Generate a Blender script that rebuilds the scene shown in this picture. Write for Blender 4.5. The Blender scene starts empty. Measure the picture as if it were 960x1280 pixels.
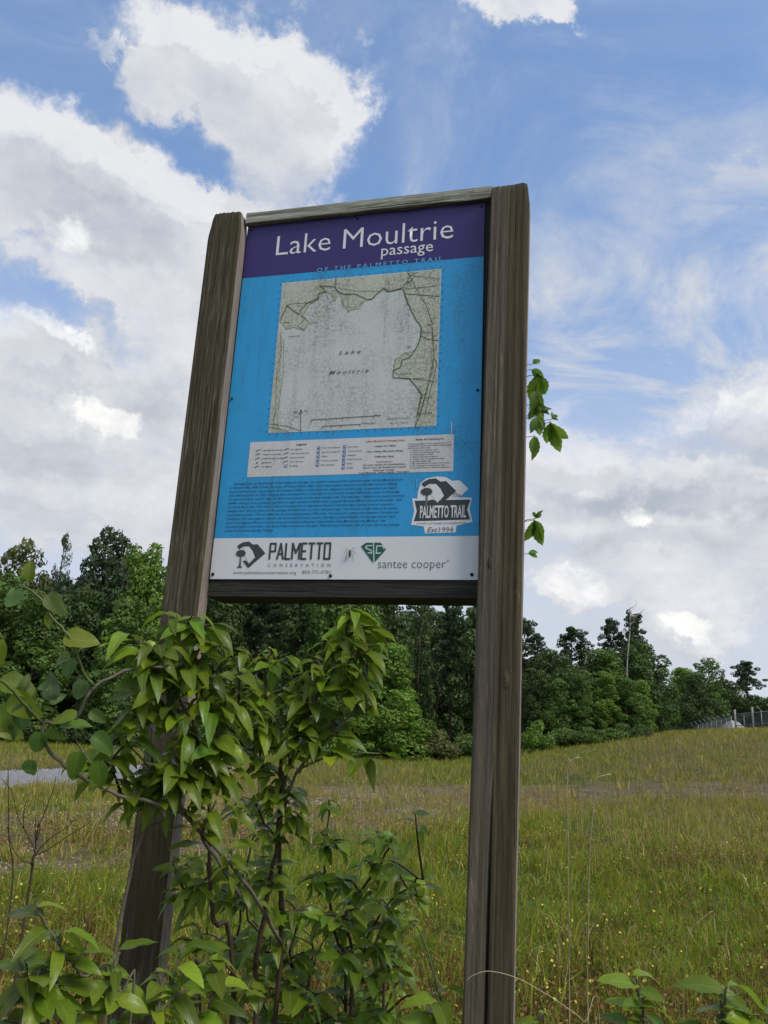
import bpy, math, random
import numpy as np
from mathutils import Vector, Matrix
random.seed(7); rng = np.random.default_rng(7)
S = bpy.context.scene
C = S.collection

# ---------------------------------------------------------------- camera
def rod(r):
    r = np.array(r, float); a = np.linalg.norm(r); k = r/a
    K = np.array([[0,-k[2],k[1]],[k[2],0,-k[0]],[-k[1],k[0],0]])
    return np.eye(3)+math.sin(a)*K+(1-math.cos(a))*K@K
RS = rod((-0.27865262, 0.23940694, 0.01659292))        # orientation of the sign seen from the camera
TS = np.array((-0.35052739, -0.73605844, 2.06775688))  # top left corner of its panel
PW, PH = 0.61, 0.924
upc = -RS[:,1]; fz = np.array((0,0,1.0)); Yc = fz-(fz@upc)*upc; Yc /= np.linalg.norm(Yc); Xc = np.cross(Yc, upc)
M3 = np.array([Xc, Yc, upc])
EYE = np.array((0,0,1.6))
cam_d = bpy.data.cameras.new('camera'); cam = bpy.data.objects.new('camera', cam_d); C.objects.link(cam)
cam_d.sensor_fit = 'VERTICAL'; cam_d.sensor_height = 36; cam_d.sensor_width = 27; cam_d.lens = 36*1000/1280
cam_d.clip_start = 0.05; cam_d.clip_end = 6000
cr, cu, cb = M3@(1,0,0), M3@(0,-1,0), M3@(0,0,-1)
cam.matrix_world = Matrix([[cr[i],cu[i],cb[i],EYE[i]] for i in range(3)]+[[0,0,0,1]])
S.camera = cam
def ray(px, py): return M3@np.array(((px-480)/1000, (py-640)/1000, 1.0))
def pix(px, py, d): return EYE+ray(px,py)*d
def azel(px, py):
    v = ray(px,py); return math.atan2(v[0],v[1]), math.atan2(v[2], math.hypot(v[0],v[1]))

# ---------------------------------------------------------------- sky and sun
SUN_AZ, SUN_EL = math.radians(128), math.radians(50)     # azimuth measured from the viewing direction towards the right
S.view_settings.view_transform = 'Standard'; S.view_settings.look = 'None'; S.view_settings.exposure = 0.12; S.view_settings.gamma = 1
W = bpy.data.worlds.new('World'); S.world = W; W.use_nodes = True
class NT:
    def __init__(s, tree): s.t = tree; s.n = tree.nodes; s.l = tree.links
    def new(s, typ, ins=None, **kw):
        nd = s.n.new(typ)
        for k,v in kw.items(): setattr(nd,k,v)
        for k,v in (ins or {}).items():
            if isinstance(v, bpy.types.NodeSocket): s.l.new(v, nd.inputs[k])
            else: nd.inputs[k].default_value = v
        return nd
    def math(s, op, a, b=0.0, c=0.0, clamp=False):
        return s.new('ShaderNodeMath', {0:a,1:b,2:c}, operation=op, use_clamp=clamp).outputs[0]
    def vec(s, op, a, b=(0,0,0), sc=None):
        nd = s.new('ShaderNodeVectorMath', {0:a,1:b}, operation=op)
        if sc is not None:
            if isinstance(sc, bpy.types.NodeSocket): s.l.new(sc, nd.inputs['Scale'])
            else: nd.inputs['Scale'].default_value = sc
        return nd.outputs[0]
    def noise(s, v, scale, detail=4, rough=.55, w=None, dist=0, lac=2.0):
        return s.new('ShaderNodeTexNoise', {'Vector':v,'Scale':scale,'Detail':detail,'Roughness':rough,'Distortion':dist,'Lacunarity':lac})
    def ss(s, x, a, b, lo=0., hi=1.):
        nd = s.new('ShaderNodeMapRange', {'Value':x,'From Min':a,'From Max':b,'To Min':lo,'To Max':hi}); nd.interpolation_type='SMOOTHSTEP'; return nd.outputs[0]
    def lin(s, x, a, b, lo=0., hi=1.):
        return s.new('ShaderNodeMapRange', {'Value':x,'From Min':a,'From Max':b,'To Min':lo,'To Max':hi}).outputs[0]
    def mix(s, f, a, b, blend='MIX'):
        nd = s.n.new('ShaderNodeMix'); nd.data_type='RGBA'; nd.blend_type=blend
        for i,v in ((0,f),(6,a),(7,b)):
            if isinstance(v, bpy.types.NodeSocket): s.l.new(v, nd.inputs[i])
            else: nd.inputs[i].default_value = v if i==0 else (*v,1) if len(v)==3 else v
        return nd.outputs[2]
# cumulus banks: (px, py, rx, ry, weight) of the photograph turned into directions of the sky
CLOUDS = [(310,95,165,90,1),(235,70,110,70,.8),(400,75,95,65,1),(365,175,90,85,1),(430,120,60,60,.8),(200,110,70,50,.8),(130,60,50,14,.45),
 (40,200,170,90,1),(120,235,140,95,1),(215,320,130,110,1),(260,290,80,70,.9),(330,255,60,36,1),(250,390,90,80,.9),(80,330,90,55,.8),(10,260,60,40,.6),(160,350,120,60,.8),
 (50,480,200,90,1),(170,520,170,120,.9),(60,590,240,100,1),(200,640,200,90,.8),
 (655,-4,80,34,1),(700,12,30,20,.7),(935,515,100,60,.95),(780,630,250,80,.95),(930,650,180,90,.9),(700,560,120,50,.5),(880,380,130,50,.35),
 (850,785,85,34,1),(712,742,50,30,.9),(780,720,200,70,.6),(900,740,200,70,.6),(400,600,200,200,.6),(480,250,60,20,.5),(640,820,500,50,.5),
 (-170,240,190,200,.9),(-180,560,220,160,.8),(1120,560,190,150,.8),(1180,330,130,60,.5)]
VEILS = [(770,110,60,120,.6),(800,270,130,50,.5),(920,215,90,36,.9),(820,420,260,170,1.3),(840,180,200,120,.5),(930,340,130,50,.8),(690,400,80,140,.9),(780,360,180,30,.5),(600,60,120,30,.4),(500,240,100,30,.7),(120,300,200,60,.6),(260,480,200,200,.9),(800,560,300,200,1.0),(560,200,60,160,.35)]
THICK = [(40,250,160,60,.7),(150,300,110,50,.6),(330,130,110,45,.25),(100,470,140,45,1.1),(60,560,160,30,.6),(200,500,60,60,.4),(930,560,110,30,.7),(750,610,140,40,.9),(900,630,130,35,.9),(800,690,130,18,.5),(720,590,110,30,.4),(60,640,200,25,.3)]
BRIGHT = [(135,522,38,20,1.3),(40,412,60,11,1.0),(800,655,20,22,1.2),(925,505,50,16,.9),(715,738,24,16,.9),(845,783,42,16,1.3),(725,601,26,7,.9),(250,360,30,10,.4),(45,292,40,18,.6),(75,300,25,25,.5),(100,462,20,8,.5)]
def build_field(name, items, warp, kk=1.5):
    g = bpy.data.node_groups.new(name,'ShaderNodeTree')
    g.interface.new_socket('Vector', in_out='INPUT', socket_type='NodeSocketVector')
    g.interface.new_socket('Value', in_out='OUTPUT', socket_type='NodeSocketFloat')
    t = NT(g); gi = t.n.new('NodeGroupInput'); go = t.n.new('NodeGroupOutput'); d = gi.outputs[0]
    w1 = t.vec('SUBTRACT', t.noise(d, 6, 8, .66).outputs['Color'], (.5,.5,.5))
    dd = t.vec('ADD', d, t.vec('SCALE', w1, sc=warp))
    sp = t.new('ShaderNodeSeparateXYZ', {0:dd})
    az = t.math('ARCTAN2', sp.outputs[0], sp.outputs[1])
    hyp = t.math('SQRT', t.math('ADD', t.math('MULTIPLY',sp.outputs[0],sp.outputs[0]), t.math('MULTIPLY',sp.outputs[1],sp.outputs[1])))
    el = t.math('ARCTAN2', sp.outputs[2], hyp)
    ae = t.new('ShaderNodeCombineXYZ', {0:az,1:el}).outputs[0]
    tot = None
    for (px,py,rx,ry,w) in items:
        a,e = azel(px,py); a2,_ = azel(px+rx,py); _,e2 = azel(px,py-ry)
        mp = t.new('ShaderNodeMapping', {'Vector':ae,'Location':(a,e,0),'Rotation':(0,0,-.05),'Scale':(abs(a2-a)*kk,abs(e2-e)*kk,1)}, vector_type='TEXTURE')
        gr = t.new('ShaderNodeTexGradient', {'Vector':mp.outputs[0]}, gradient_type='QUADRATIC_SPHERE')
        v = t.math('MULTIPLY', t.ss(gr.outputs['Fac'],0,.42), w)
        tot = v if tot is None else t.math('ADD', tot, v)
    t.l.new(tot, go.inputs[0]); return g
gC = build_field('cloud_banks', CLOUDS, .20, 1.55); gT = build_field('cloud_thickness', THICK, .18, 1.6); gV = build_field('cirrus_veils', VEILS, .24, 1.6); gB = build_field('cloud_rims', BRIGHT, .19, 2.3)
w = NT(W.node_tree); w.n.clear()
sky = w.new('ShaderNodeTexSky', sky_type='NISHITA', sun_disc=False, sun_elevation=SUN_EL, sun_rotation=SUN_AZ, air_density=1.0, dust_density=.6, ozone_density=2.0)
tc = w.new('ShaderNodeTexCoord'); D = w.vec('NORMALIZE', tc.outputs['Generated'])
def _grp(g, v):
    nd = w.n.new('ShaderNodeGroup'); nd.node_tree = g; w.l.new(v, nd.inputs[0]); return nd.outputs[0]
Dst = w.vec('MULTIPLY', D, (1,1,1.6))
def density(vec, vst):
    f1 = w.noise(vst, 4.5, 10, .60, dist=.3).outputs['Fac']
    f2 = w.noise(vst, 16, 8, .66, dist=.4).outputs['Fac']
    base = _grp(gC, vec)
    ct = w.new('ShaderNodeVectorMath', {0:vec,1:tuple(ray(480,560)/np.linalg.norm(ray(480,560)))}, operation='DOT_PRODUCT').outputs['Value']
    far = w.ss(ct, .80, .62)                               # beyond the banks listed above the cloud cover goes on by noise
    gen = w.math('MULTIPLY', w.ss(w.noise(vst, 1.6, 5, .5).outputs['Fac'], .38, .62), far)
    base = w.math('ADD', w.math('MULTIPLY', w.math('MINIMUM', base, 1.2), .72), w.math('MULTIPLY', gen, .7))
    a = w.math('ADD', base, w.math('MULTIPLY', w.math('SUBTRACT', f1, .5), 1.05))
    return w.math('ADD', a, w.math('MULTIPLY', w.math('SUBTRACT', f2, .5), .55))
sun_dir = Vector((math.sin(SUN_AZ)*math.cos(SUN_EL), math.cos(SUN_AZ)*math.cos(SUN_EL), math.sin(SUN_EL)))
off = (0.022, 0.0, 0.042)
d0 = density(D, Dst)
D1 = w.vec('ADD', D, off); d1 = density(D1, w.vec('MULTIPLY', D1, (1,1,1.6)))
alpha = w.ss(d0, .06, .84)
veil = w.ss(w.noise(w.vec('MULTIPLY', D, (1.6,1.3,3.0)), 2.6, 9, .64, dist=.7).outputs['Fac'], .34, .80)
sepD = w.new('ShaderNodeSeparateXYZ', {0:D})
lowh = w.ss(sepD.outputs[2], .62, .12)
va = w.math('MULTIPLY', veil, w.math('ADD', w.math('ADD', .36, w.math('MULTIPLY', lowh, .50)), w.math('MULTIPLY', _grp(gV, D), .62)), clamp=True)
va = w.math('MAXIMUM', va, w.math('MULTIPLY', w.ss(sepD.outputs[2], .62, .12), .88))
lit = w.lin(w.math('SUBTRACT', d0, d1), -.26, .30)
thick = w.math('ADD', w.math('MULTIPLY', w.ss(d0, .55, 1.15), .30), w.math('MULTIPLY', _grp(gT, D), w.lin(d0,.1,.6)), clamp=True)
wisp = w.noise(Dst, 14, 9, .62, dist=.5).outputs['Fac']
tone = w.math('SUBTRACT', w.math('ADD', .52, w.math('MULTIPLY', lit, .62)), w.math('MULTIPLY', thick, .52))
tone = w.math('ADD', tone, w.math('MULTIPLY', w.math('SUBTRACT', wisp, .5), .75), clamp=True)
ccol = w.mix(tone, (.42,.46,.53), (.75,.755,.785))
rimf = w.math('ADD', _grp(gB, D), w.math('MULTIPLY', w.math('SUBTRACT', w.noise(Dst,20,9,.68,dist=.6).outputs['Fac'],  .5), 2.2))
rim = w.math('MULTIPLY', w.ss(rimf, .30, 1.9), w.ss(_grp(gB, D), .0, .25), clamp=True)
ccol = w.mix(rim, ccol, (1.0,.99,.96))
alpha = w.math('MAXIMUM', alpha, rim)
skyc = w.vec('ADD', w.vec('MULTIPLY', sky.outputs[0], (1.35,1.42,1.50)), (.6,1.0,1.7))
STR = 0.10
cl = w.vec('SCALE', ccol, sc=1/STR)
skyc = w.mix(va, skyc, tuple(v/STR for v in (.56,.60,.68)))
mixc = w.mix(alpha, skyc, cl)
bg = w.new('ShaderNodeBackground', {'Color':mixc,'Strength':STR}); out = w.new('ShaderNodeOutputWorld', {'Surface':bg.outputs[0]})
W.cycles.sampling_method = 'MANUAL'; W.cycles.sample_map_resolution = 512
sl = bpy.data.lights.new('sun','SUN'); sl.energy = 2.7; sl.angle = math.radians(20); sl.color = (1,.95,.86)
so = bpy.data.objects.new('sun', sl); C.objects.link(so); so.rotation_euler = sun_dir.to_track_quat('Z','Y').to_euler(); so.location = (10,10,30)

# ---------------------------------------------------------------- helpers
def tag(o, label=None, cat=None, group=None, kind=None):
    if label: o['label']=label
    if cat: o['category']=cat
    if group: o['group']=group
    if kind: o['kind']=kind
    return o
def obj(name, me, mat=None, parent=None, loc=None, color=None):
    o = bpy.data.objects.new(name, me); C.objects.link(o)
    if mat and me and not me.materials: me.materials.append(mat)
    if parent: o.parent = parent
    if loc is not None: o.location = loc
    if color is not None: o.color = (*color,1)
    return o
def empty(name, loc=(0,0,0), rz=0):
    o = bpy.data.objects.new(name, None); C.objects.link(o); o.location = loc; o.rotation_euler.z = rz; o.empty_display_size=.1; return o
def mesh(name, V, F, smooth=False, mat=None):
    me = bpy.data.meshes.new(name); me.from_pydata([tuple(map(float,v)) for v in V], [], F); me.update()
    if smooth: me.shade_smooth()
    if mat: me.materials.append(mat)
    return me
def fast_mesh(name, V, loops, starts, totals, colors=None, smooth=False, mat=None, uv=None):
    me = bpy.data.meshes.new(name)
    me.vertices.add(len(V)); me.vertices.foreach_set('co', np.asarray(V,np.float32).ravel())
    me.loops.add(len(loops)); me.loops.foreach_set('vertex_index', np.asarray(loops,np.int32))
    me.polygons.add(len(starts)); me.polygons.foreach_set('loop_start', np.asarray(starts,np.int32)); 
    me.update(calc_edges=True); me.validate()
    if colors is not None:
        at = me.color_attributes.new('tint','FLOAT_COLOR','POINT'); c4 = np.ones((len(V),4),np.float32); c4[:,:3]=colors; at.data.foreach_set('color', c4.ravel())
    if smooth: me.shade_smooth()
    if mat: me.materials.append(mat)
    return me
def quads_mesh(name, V, k, **kw):
    n = len(V)//k; loops = np.arange(n*k); starts = np.arange(n)*k
    return fast_mesh(name, V, loops, starts, None, **kw)
def box_vf(x0,x1,y0,y1,z0,z1):
    V=[(x0,y0,z0),(x1,y0,z0),(x1,y1,z0),(x0,y1,z0),(x0,y0,z1),(x1,y0,z1),(x1,y1,z1),(x0,y1,z1)]
    return V,[(0,3,2,1),(4,5,6,7),(0,1,5,4),(1,2,6,5),(2,3,7,6),(3,0,4,7)]
def box(name, b, mat, parent=None, **kw): V,F=box_vf(*b); return obj(name, mesh(name,V,F), mat, parent, **kw)
def tube_vf(pts, rad, n=6, cap=True):
    P=[Vector(p) for p in pts]; V=[];F=[]; ref=Vector((.31,.83,.46)); prev=None
    for i,p in enumerate(P):
        t=(P[min(i+1,len(P)-1)]-P[max(i-1,0)]).normalized()
        if prev is None: u=t.cross(ref).normalized()
        else: u=(prev-t*prev.dot(t)).normalized()
        prev=u; v=t.cross(u); r=rad[i] if hasattr(rad,'__len__') else rad
        for k in range(n): a=2*math.pi*k/n; V.append(p+(u*math.cos(a)+v*math.sin(a))*r)
    for i in range(len(P)-1):
        for k in range(n): F.append((i*n+k,i*n+(k+1)%n,(i+1)*n+(k+1)%n,(i+1)*n+k))
    if cap: F.append(tuple(range(n-1,-1,-1))); F.append(tuple(range((len(P)-1)*n,len(P)*n)))
    return V,F
def join_vf(parts):
    V=[];F=[]
    for v,f in parts:
        o=len(V); V+=list(v); F+=[tuple(i+o for i in q) for q in f]
    return V,F
def tube(name, pts, rad, mat, parent=None, n=6, **kw):
    V,F=tube_vf(pts,rad,n); return obj(name, mesh(name,V,F,True), mat, parent, **kw)
def smooth_path(pts, n=6):
    P=[np.array(p,float) for p in pts]; P=[2*P[0]-P[1]]+P+[2*P[-1]-P[-2]]; out=[]
    for i in range(1,len(P)-2):
        for j in range(n):
            t=j/n; a,b,c,d=P[i-1:i+3]
            out.append(.5*((2*b)+(-a+c)*t+(2*a-5*b+4*c-d)*t*t+(-a+3*b-3*c+d)*t**3))
    out.append(P[-2]); return out
# value noise for layout
_T = rng.random((256,256))
def vn(x,y):
    x=np.asarray(x,float); y=np.asarray(y,float); xi=np.floor(x).astype(int); yi=np.floor(y).astype(int); fx=x-xi; fy=y-yi
    fx=fx*fx*(3-2*fx); fy=fy*fy*(3-2*fy); g=lambda a,b:_T[a%256,b%256]
    return (g(xi,yi)*(1-fx)+g(xi+1,yi)*fx)*(1-fy)+(g(xi,yi+1)*(1-fx)+g(xi+1,yi+1)*fx)*fy
def fbm(x,y,o=4):
    s=0;a=.5
    for i in range(o): s=s+a*vn(x*2**i+17*i,y*2**i+9*i); a*=.5
    return s/(1-.5**o)
def sst(x,a,b): t=np.clip((np.asarray(x,float)-a)/(b-a),0,1); return t*t*(3-2*t)

# ---------------------------------------------------------------- materials
def material(name):
    m=bpy.data.materials.new(name); m.use_nodes=True; t=NT(m.node_tree); t.n.clear(); out=t.new('ShaderNodeOutputMaterial'); return m,t,out
def simple(name, col, rough=.6, spec=.4, metal=0, nz=0, nscale=40, bump=0):
    m,t,out=material(name); tc=t.new('ShaderNodeTexCoord'); c=(*col,1)
    b=t.new('ShaderNodeBsdfPrincipled', {'Roughness':rough,'Metallic':metal,'Specular IOR Level':spec})
    n=t.noise(tc.outputs['Object'],nscale,6,.65).outputs['Fac']
    t.l.new(t.mix(t.math('MULTIPLY',t.ss(n,.3,.75),nz), col, tuple(v*.35 for v in col)), b.inputs['Base Color'])
    if bump:
        bp=t.new('ShaderNodeBump', {'Height':n,'Strength':bump,'Distance':.004}); t.l.new(bp.outputs[0],b.inputs['Normal'])
    t.l.new(b.outputs[0],out.inputs[0]); return m
def leaf_material(name, trans=.45, gloss=.35, veins=True, spec=.5):
    m,t,out=material(name); oi=t.new('ShaderNodeObjectInfo'); tc=t.new('ShaderNodeTexCoord'); uv=t.new('ShaderNodeUVMap')
    col=oi.outputs['Color']
    n=t.noise(tc.outputs['Object'],9,5,.6).outputs['Fac']
    col=t.mix(t.ss(n,.3,.8,0,.45), col, (.10,.11,.02))
    hs=t.new('ShaderNodeHueSaturation', {'Hue':t.lin(t.math('FRACT',t.math('MULTIPLY',oi.outputs['Random'],7.3)),0,1,.475,.515),'Saturation':1.0,'Value':t.lin(oi.outputs['Random'],0,1,.65,1.28),'Color':col}); col=hs.outputs[0]
    bsd=t.new('ShaderNodeBsdfPrincipled', {'Roughness':gloss,'Specular IOR Level':spec})
    if veins:
        s=t.new('ShaderNodeSeparateXYZ', {0:uv.outputs[0]}); x=t.math('ABSOLUTE', t.math('SUBTRACT', s.outputs[0], .5))
        mid=t.ss(x,.05,.015)
        ang=t.math('FRACT', t.math('MULTIPLY', t.math('SUBTRACT', s.outputs[1], t.math('MULTIPLY', x, .55)), 9.0))
        side=t.math('MULTIPLY', t.ss(t.math('ABSOLUTE', t.math('SUBTRACT', ang, .5)),.10,.02), .3)
        vv=t.math('MAXIMUM', mid, side)
        col=t.mix(t.math('MULTIPLY',vv,.55), col, t.mix(.5,col,(.35,.42,.12)))
        bp=t.new('ShaderNodeBump', {'Height':vv,'Strength':.35,'Distance':.002,}); bp.invert=True; t.l.new(bp.outputs[0], bsd.inputs['Normal'])
    sp_=t.ss(t.noise(t.vec('ADD',tc.outputs['Object'],t.vec('SCALE',oi.outputs['Location'],sc=9.)),7,3,.5).outputs['Fac'],.70,.76)
    col=t.mix(t.math('MULTIPLY',sp_,.7),col,(.16,.10,.03))
    geo=t.new('ShaderNodeNewGeometry')
    under=t.mix(geo.outputs['Backfacing'], col, t.mix(.45,col,(.16,.20,.10)))
    t.l.new(under, bsd.inputs['Base Color'])
    tr=t.new('ShaderNodeBsdfTranslucent', {'Color':t.mix(.5,t.vec('SCALE',col,sc=1.9),(.14,.24,.02))})
    ms=t.new('ShaderNodeMixShader', {0:trans,1:bsd.outputs[0],2:tr.outputs[0]}); t.l.new(ms.outputs[0],out.inputs[0]); return m
def tint_material(name, trans=.3, rough=.7):
    m,t,out=material(name); at=t.new('ShaderNodeAttribute', attribute_name='tint'); 
    b=t.new('ShaderNodeBsdfPrincipled', {'Roughness':rough,'Specular IOR Level':.2,'Base Color':at.outputs['Color']})
    tr=t.new('ShaderNodeBsdfTranslucent', {'Color':t.vec('SCALE',at.outputs['Color'],sc=1.3)})
    ms=t.new('ShaderNodeMixShader', {0:trans,1:b.outputs[0],2:tr.outputs[0]}); t.l.new(ms.outputs[0],out.inputs[0]); return m
def tree_material(name):
    m,t,out=material(name); oi=t.new('ShaderNodeObjectInfo'); at=t.new('ShaderNodeAttribute', attribute_name='tint')
    col=t.mix(1.0, oi.outputs['Color'], at.outputs['Color'], 'MULTIPLY')
    b=t.new('ShaderNodeBsdfPrincipled', {'Roughness':.6,'Specular IOR Level':.3,'Base Color':col})
    tr=t.new('ShaderNodeBsdfTranslucent', {'Color':t.vec('SCALE',col,sc=1.5)})
    ms=t.new('ShaderNodeMixShader', {0:.28,1:b.outputs[0],2:tr.outputs[0]}); t.l.new(ms.outputs[0],out.inputs[0]); return m
def wood_material(name, axis, c_dark, c_mid, c_light, moss, seed=0, chips=0.0, split=None):
    m,t,out=material(name); tc=t.new('ShaderNodeTexCoord'); o=tc.outputs['Object']
    st={'z':(85,85,3.6),'x':(3.6,85,85)}[axis]
    v=t.vec('ADD', t.vec('MULTIPLY',o,st),(seed*7.3,seed*3.1,seed*5.7))
    v2=t.vec('MULTIPLY',o,tuple(a*3.2 for a in st))
    broad=t.vec('ADD', t.vec('MULTIPLY',o,{'z':(9,9,1.6),'x':(1.6,9,9)}[axis]),(seed,seed*2,seed*3))
    g1=t.noise(v,1,6,.6,dist=.4).outputs['Fac']; g2=t.noise(v2,1,4,.7).outputs['Fac']; b1=t.noise(broad,1,4,.6,dist=.5).outputs['Fac']
    fine=t.noise(o,180,5,.7).outputs['Fac']
    col=t.mix(t.ss(g1,.35,.68),c_dark,c_mid)
    col=t.mix(t.math('MULTIPLY',t.ss(g2,.48,.72),.65),col,c_light)
    col=t.mix(t.math('MULTIPLY',t.ss(b1,.42,.66),.75),col,moss)
    if split:
        so_=t.new('ShaderNodeSeparateXYZ',{0:o}); sx_=t.math('SUBTRACT',so_.outputs[0],t.math('MULTIPLY',so_.outputs[2],split[1])); m_=t.ss(sx_,split[0]-.002,split[0]+.004)
        col=t.mix(t.math('MULTIPLY',m_,.80),t.mix(.35,col,(.165,.145,.115)),t.mix(t.ss(g1,.3,.7),(.040,.032,.013),(.088,.070,.032)))
    pale=t.math('MULTIPLY',t.ss(t.noise(t.vec('MULTIPLY',o,{'z':(38,38,3.5),'x':(3.5,38,38)}[axis]),1,7,.72,dist=.8).outputs['Fac'],.60,.70),.5+chips*.5)
    col=t.mix(pale,col,tuple(min(1,x*1.25) for x in c_light))
    crack=t.ss(t.noise(t.vec('MULTIPLY',o,{'z':(120,120,1.5),'x':(1.5,120,120)}[axis]),1,3,.6).outputs['Fac'],.34,.29)
    col=t.mix(t.math('MULTIPLY',crack,.75),col,(.012,.010,.008))
    col=t.mix(t.math('MULTIPLY',t.ss(t.noise(t.vec('MULTIPLY',o,{'z':(260,260,22),'x':(22,260,260)}[axis]),1,5,.7).outputs['Fac'],.35,.65),.45),col,t.vec('SCALE',col,sc=.55)); speck=t.ss(fine,.62,.74); col=t.mix(t.math('MULTIPLY',speck,.35),col,tuple(x*.25 for x in c_dark))
    h=t.math('ADD', t.math('ADD', g1, t.math('MULTIPLY',g2,.5)), t.math('SUBTRACT', t.math('MULTIPLY',fine,.3), t.math('MULTIPLY',crack,1.2)))
    bp=t.new('ShaderNodeBump', {'Height':h,'Strength':.8,'Distance':.003})
    b=t.new('ShaderNodeBsdfPrincipled', {'Base Color':col,'Roughness':.85,'Specular IOR Level':.25,'Normal':bp.outputs[0]}); t.l.new(b.outputs[0],out.inputs[0]); return m
def bark_material(name, c1, c2):
    m,t,out=material(name); tc=t.new('ShaderNodeTexCoord'); n=t.noise(t.vec('MULTIPLY',tc.outputs['Object'],(1,1,.3)),9,6,.7).outputs['Fac']
    b=t.new('ShaderNodeBsdfPrincipled', {'Base Color':t.mix(t.ss(n,.35,.65),c1,c2),'Roughness':.9,'Specular IOR Level':.1})
    bp=t.new('ShaderNodeBump', {'Height':n,'Strength':.5,'Distance':.02}); t.l.new(bp.outputs[0],b.inputs['Normal']); t.l.new(b.outputs[0],out.inputs[0]); return m
def print_material(name, col, dirt=.35, rough=.42, stain=(.10,.10,.075), dirt_lo=.5, dirt_hi=.75, streak=0, speck=.0):
    m,t,out=material(name); tc=t.new('ShaderNodeTexCoord'); o=tc.outputs['Object']
    n=t.noise(o,7,7,.7).outputs['Fac']; n2=t.noise(o,150,5,.75).outputs['Fac']; n3=t.noise(t.vec('MULTIPLY',o,(26,26,2.2)),1,5,.65).outputs['Fac']
    f=t.math('MULTIPLY', t.ss(n,dirt_lo-.12,dirt_hi), t.ss(n2,.38,.66), clamp=True)
    f=t.math('ADD', t.math('MULTIPLY',f,dirt), t.math('MULTIPLY', t.math('MULTIPLY',t.ss(n3,.48,.72),t.ss(n2,.3,.62)), streak), clamp=True)
    c=t.mix(f,col,stain)
    if speck: c=t.mix(t.math('MULTIPLY',t.ss(t.noise(o,420,3,.6).outputs['Fac'],.6,.72),speck),c,stain)
    b=t.new('ShaderNodeBsdfPrincipled', {'Base Color':c,'Roughness':t.math('ADD',rough,t.math('MULTIPLY',f,.5)),'Specular IOR Level':.3}); t.l.new(b.outputs[0],out.inputs[0]); return m
M_leaf = leaf_material('glossy_leaf',.42,.33,True,.36); M_vine = leaf_material('vine_leaf', .5,.45,True,.3)
M_tree = tree_material('tree_foliage'); M_grass = tint_material('grass_blades',.35); M_bits = tint_material('pebbles',0,.9)
M_bark = bark_material('tree_bark',(.05,.04,.03),(.16,.13,.10)); M_snag = bark_material('dead_bark',(.20,.185,.16),(.36,.34,.30))
M_stem = simple('stem_bark',(.07,.045,.03),.7,.3,nz=.5,nscale=90,bump=.4); M_greenstem = simple('green_stem',(.10,.13,.035),.5,.4,nz=.3,nscale=90)
M_greystem = simple('grey_stem',(.14,.12,.09),.7,.3,nz=.5,nscale=90); M_straw = simple('straw',(.48,.40,.26),.7,.3,nz=.3,nscale=60)
M_galv = simple('galvanised_steel',(.24,.25,.26),.45,.5,.6,nz=.25,nscale=30); M_screw = simple('dark_screw',(.03,.03,.028),.4,.5,.7)
M_bug = simple('insect_shell',(.015,.012,.01),.35,.5)

# ---------------------------------------------------------------- ground
def gz(x,y):
    x=np.asarray(x,float); y=np.asarray(y,float)
    u=x-4.8; g=.200*(np.sqrt(u*u+9)+u)*.5
    g=4.25*np.tanh(g/4.25*1.02)
    r=sst(y,3,44)
    h=g*r
    h=h*(1-.18*sst(y,60,110))
    h=h+ .05*(fbm(x*.35,y*.35,3)-.5)*sst(np.hypot(x,y),2,6)
    return h
def gpix(px,py,dmax=400):
    r=ray(px,py); r=r/np.linalg.norm(r); d=1.0; 
    while d<dmax:
        p=EYE+r*d
        if p[2]<gz(p[0],p[1]): return p
        d*=1.01
    p=EYE+r*dmax; return np.array((p[0],p[1],float(gz(p[0],p[1]))))
def polydist(x,y,P):
    best=np.full(np.shape(x),1e9)
    for (a,b) in zip(P[:-1],P[1:]):
        d=b-a; t=np.clip(((x-a[0])*d[0]+(y-a[1])*d[1])/(d@d),0,1); best=np.minimum(best,np.hypot(x-a[0]-t*d[0],y-a[1]-t*d[1]))
    return best
ROADP=[gpix(*q)[:2] for q in ((0,974),(100,969),(190,964),(235,961))]; d0_=ROADP[0]-ROADP[1]; ROADP=[ROADP[0]+d0_*6]+ROADP+[ROADP[-1]+(ROADP[-1]-ROADP[-2])*.05]
ROADW=2.3
BARE=[gpix(*q)[:2] for q in ((0,1052),(170,1040),(330,1012),(560,1000),(760,992),(960,990))]; BARE=[BARE[0]+(BARE[0]-BARE[1])*6]+BARE+[BARE[-1]+(BARE[-1]-BARE[-2])*4]
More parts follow.
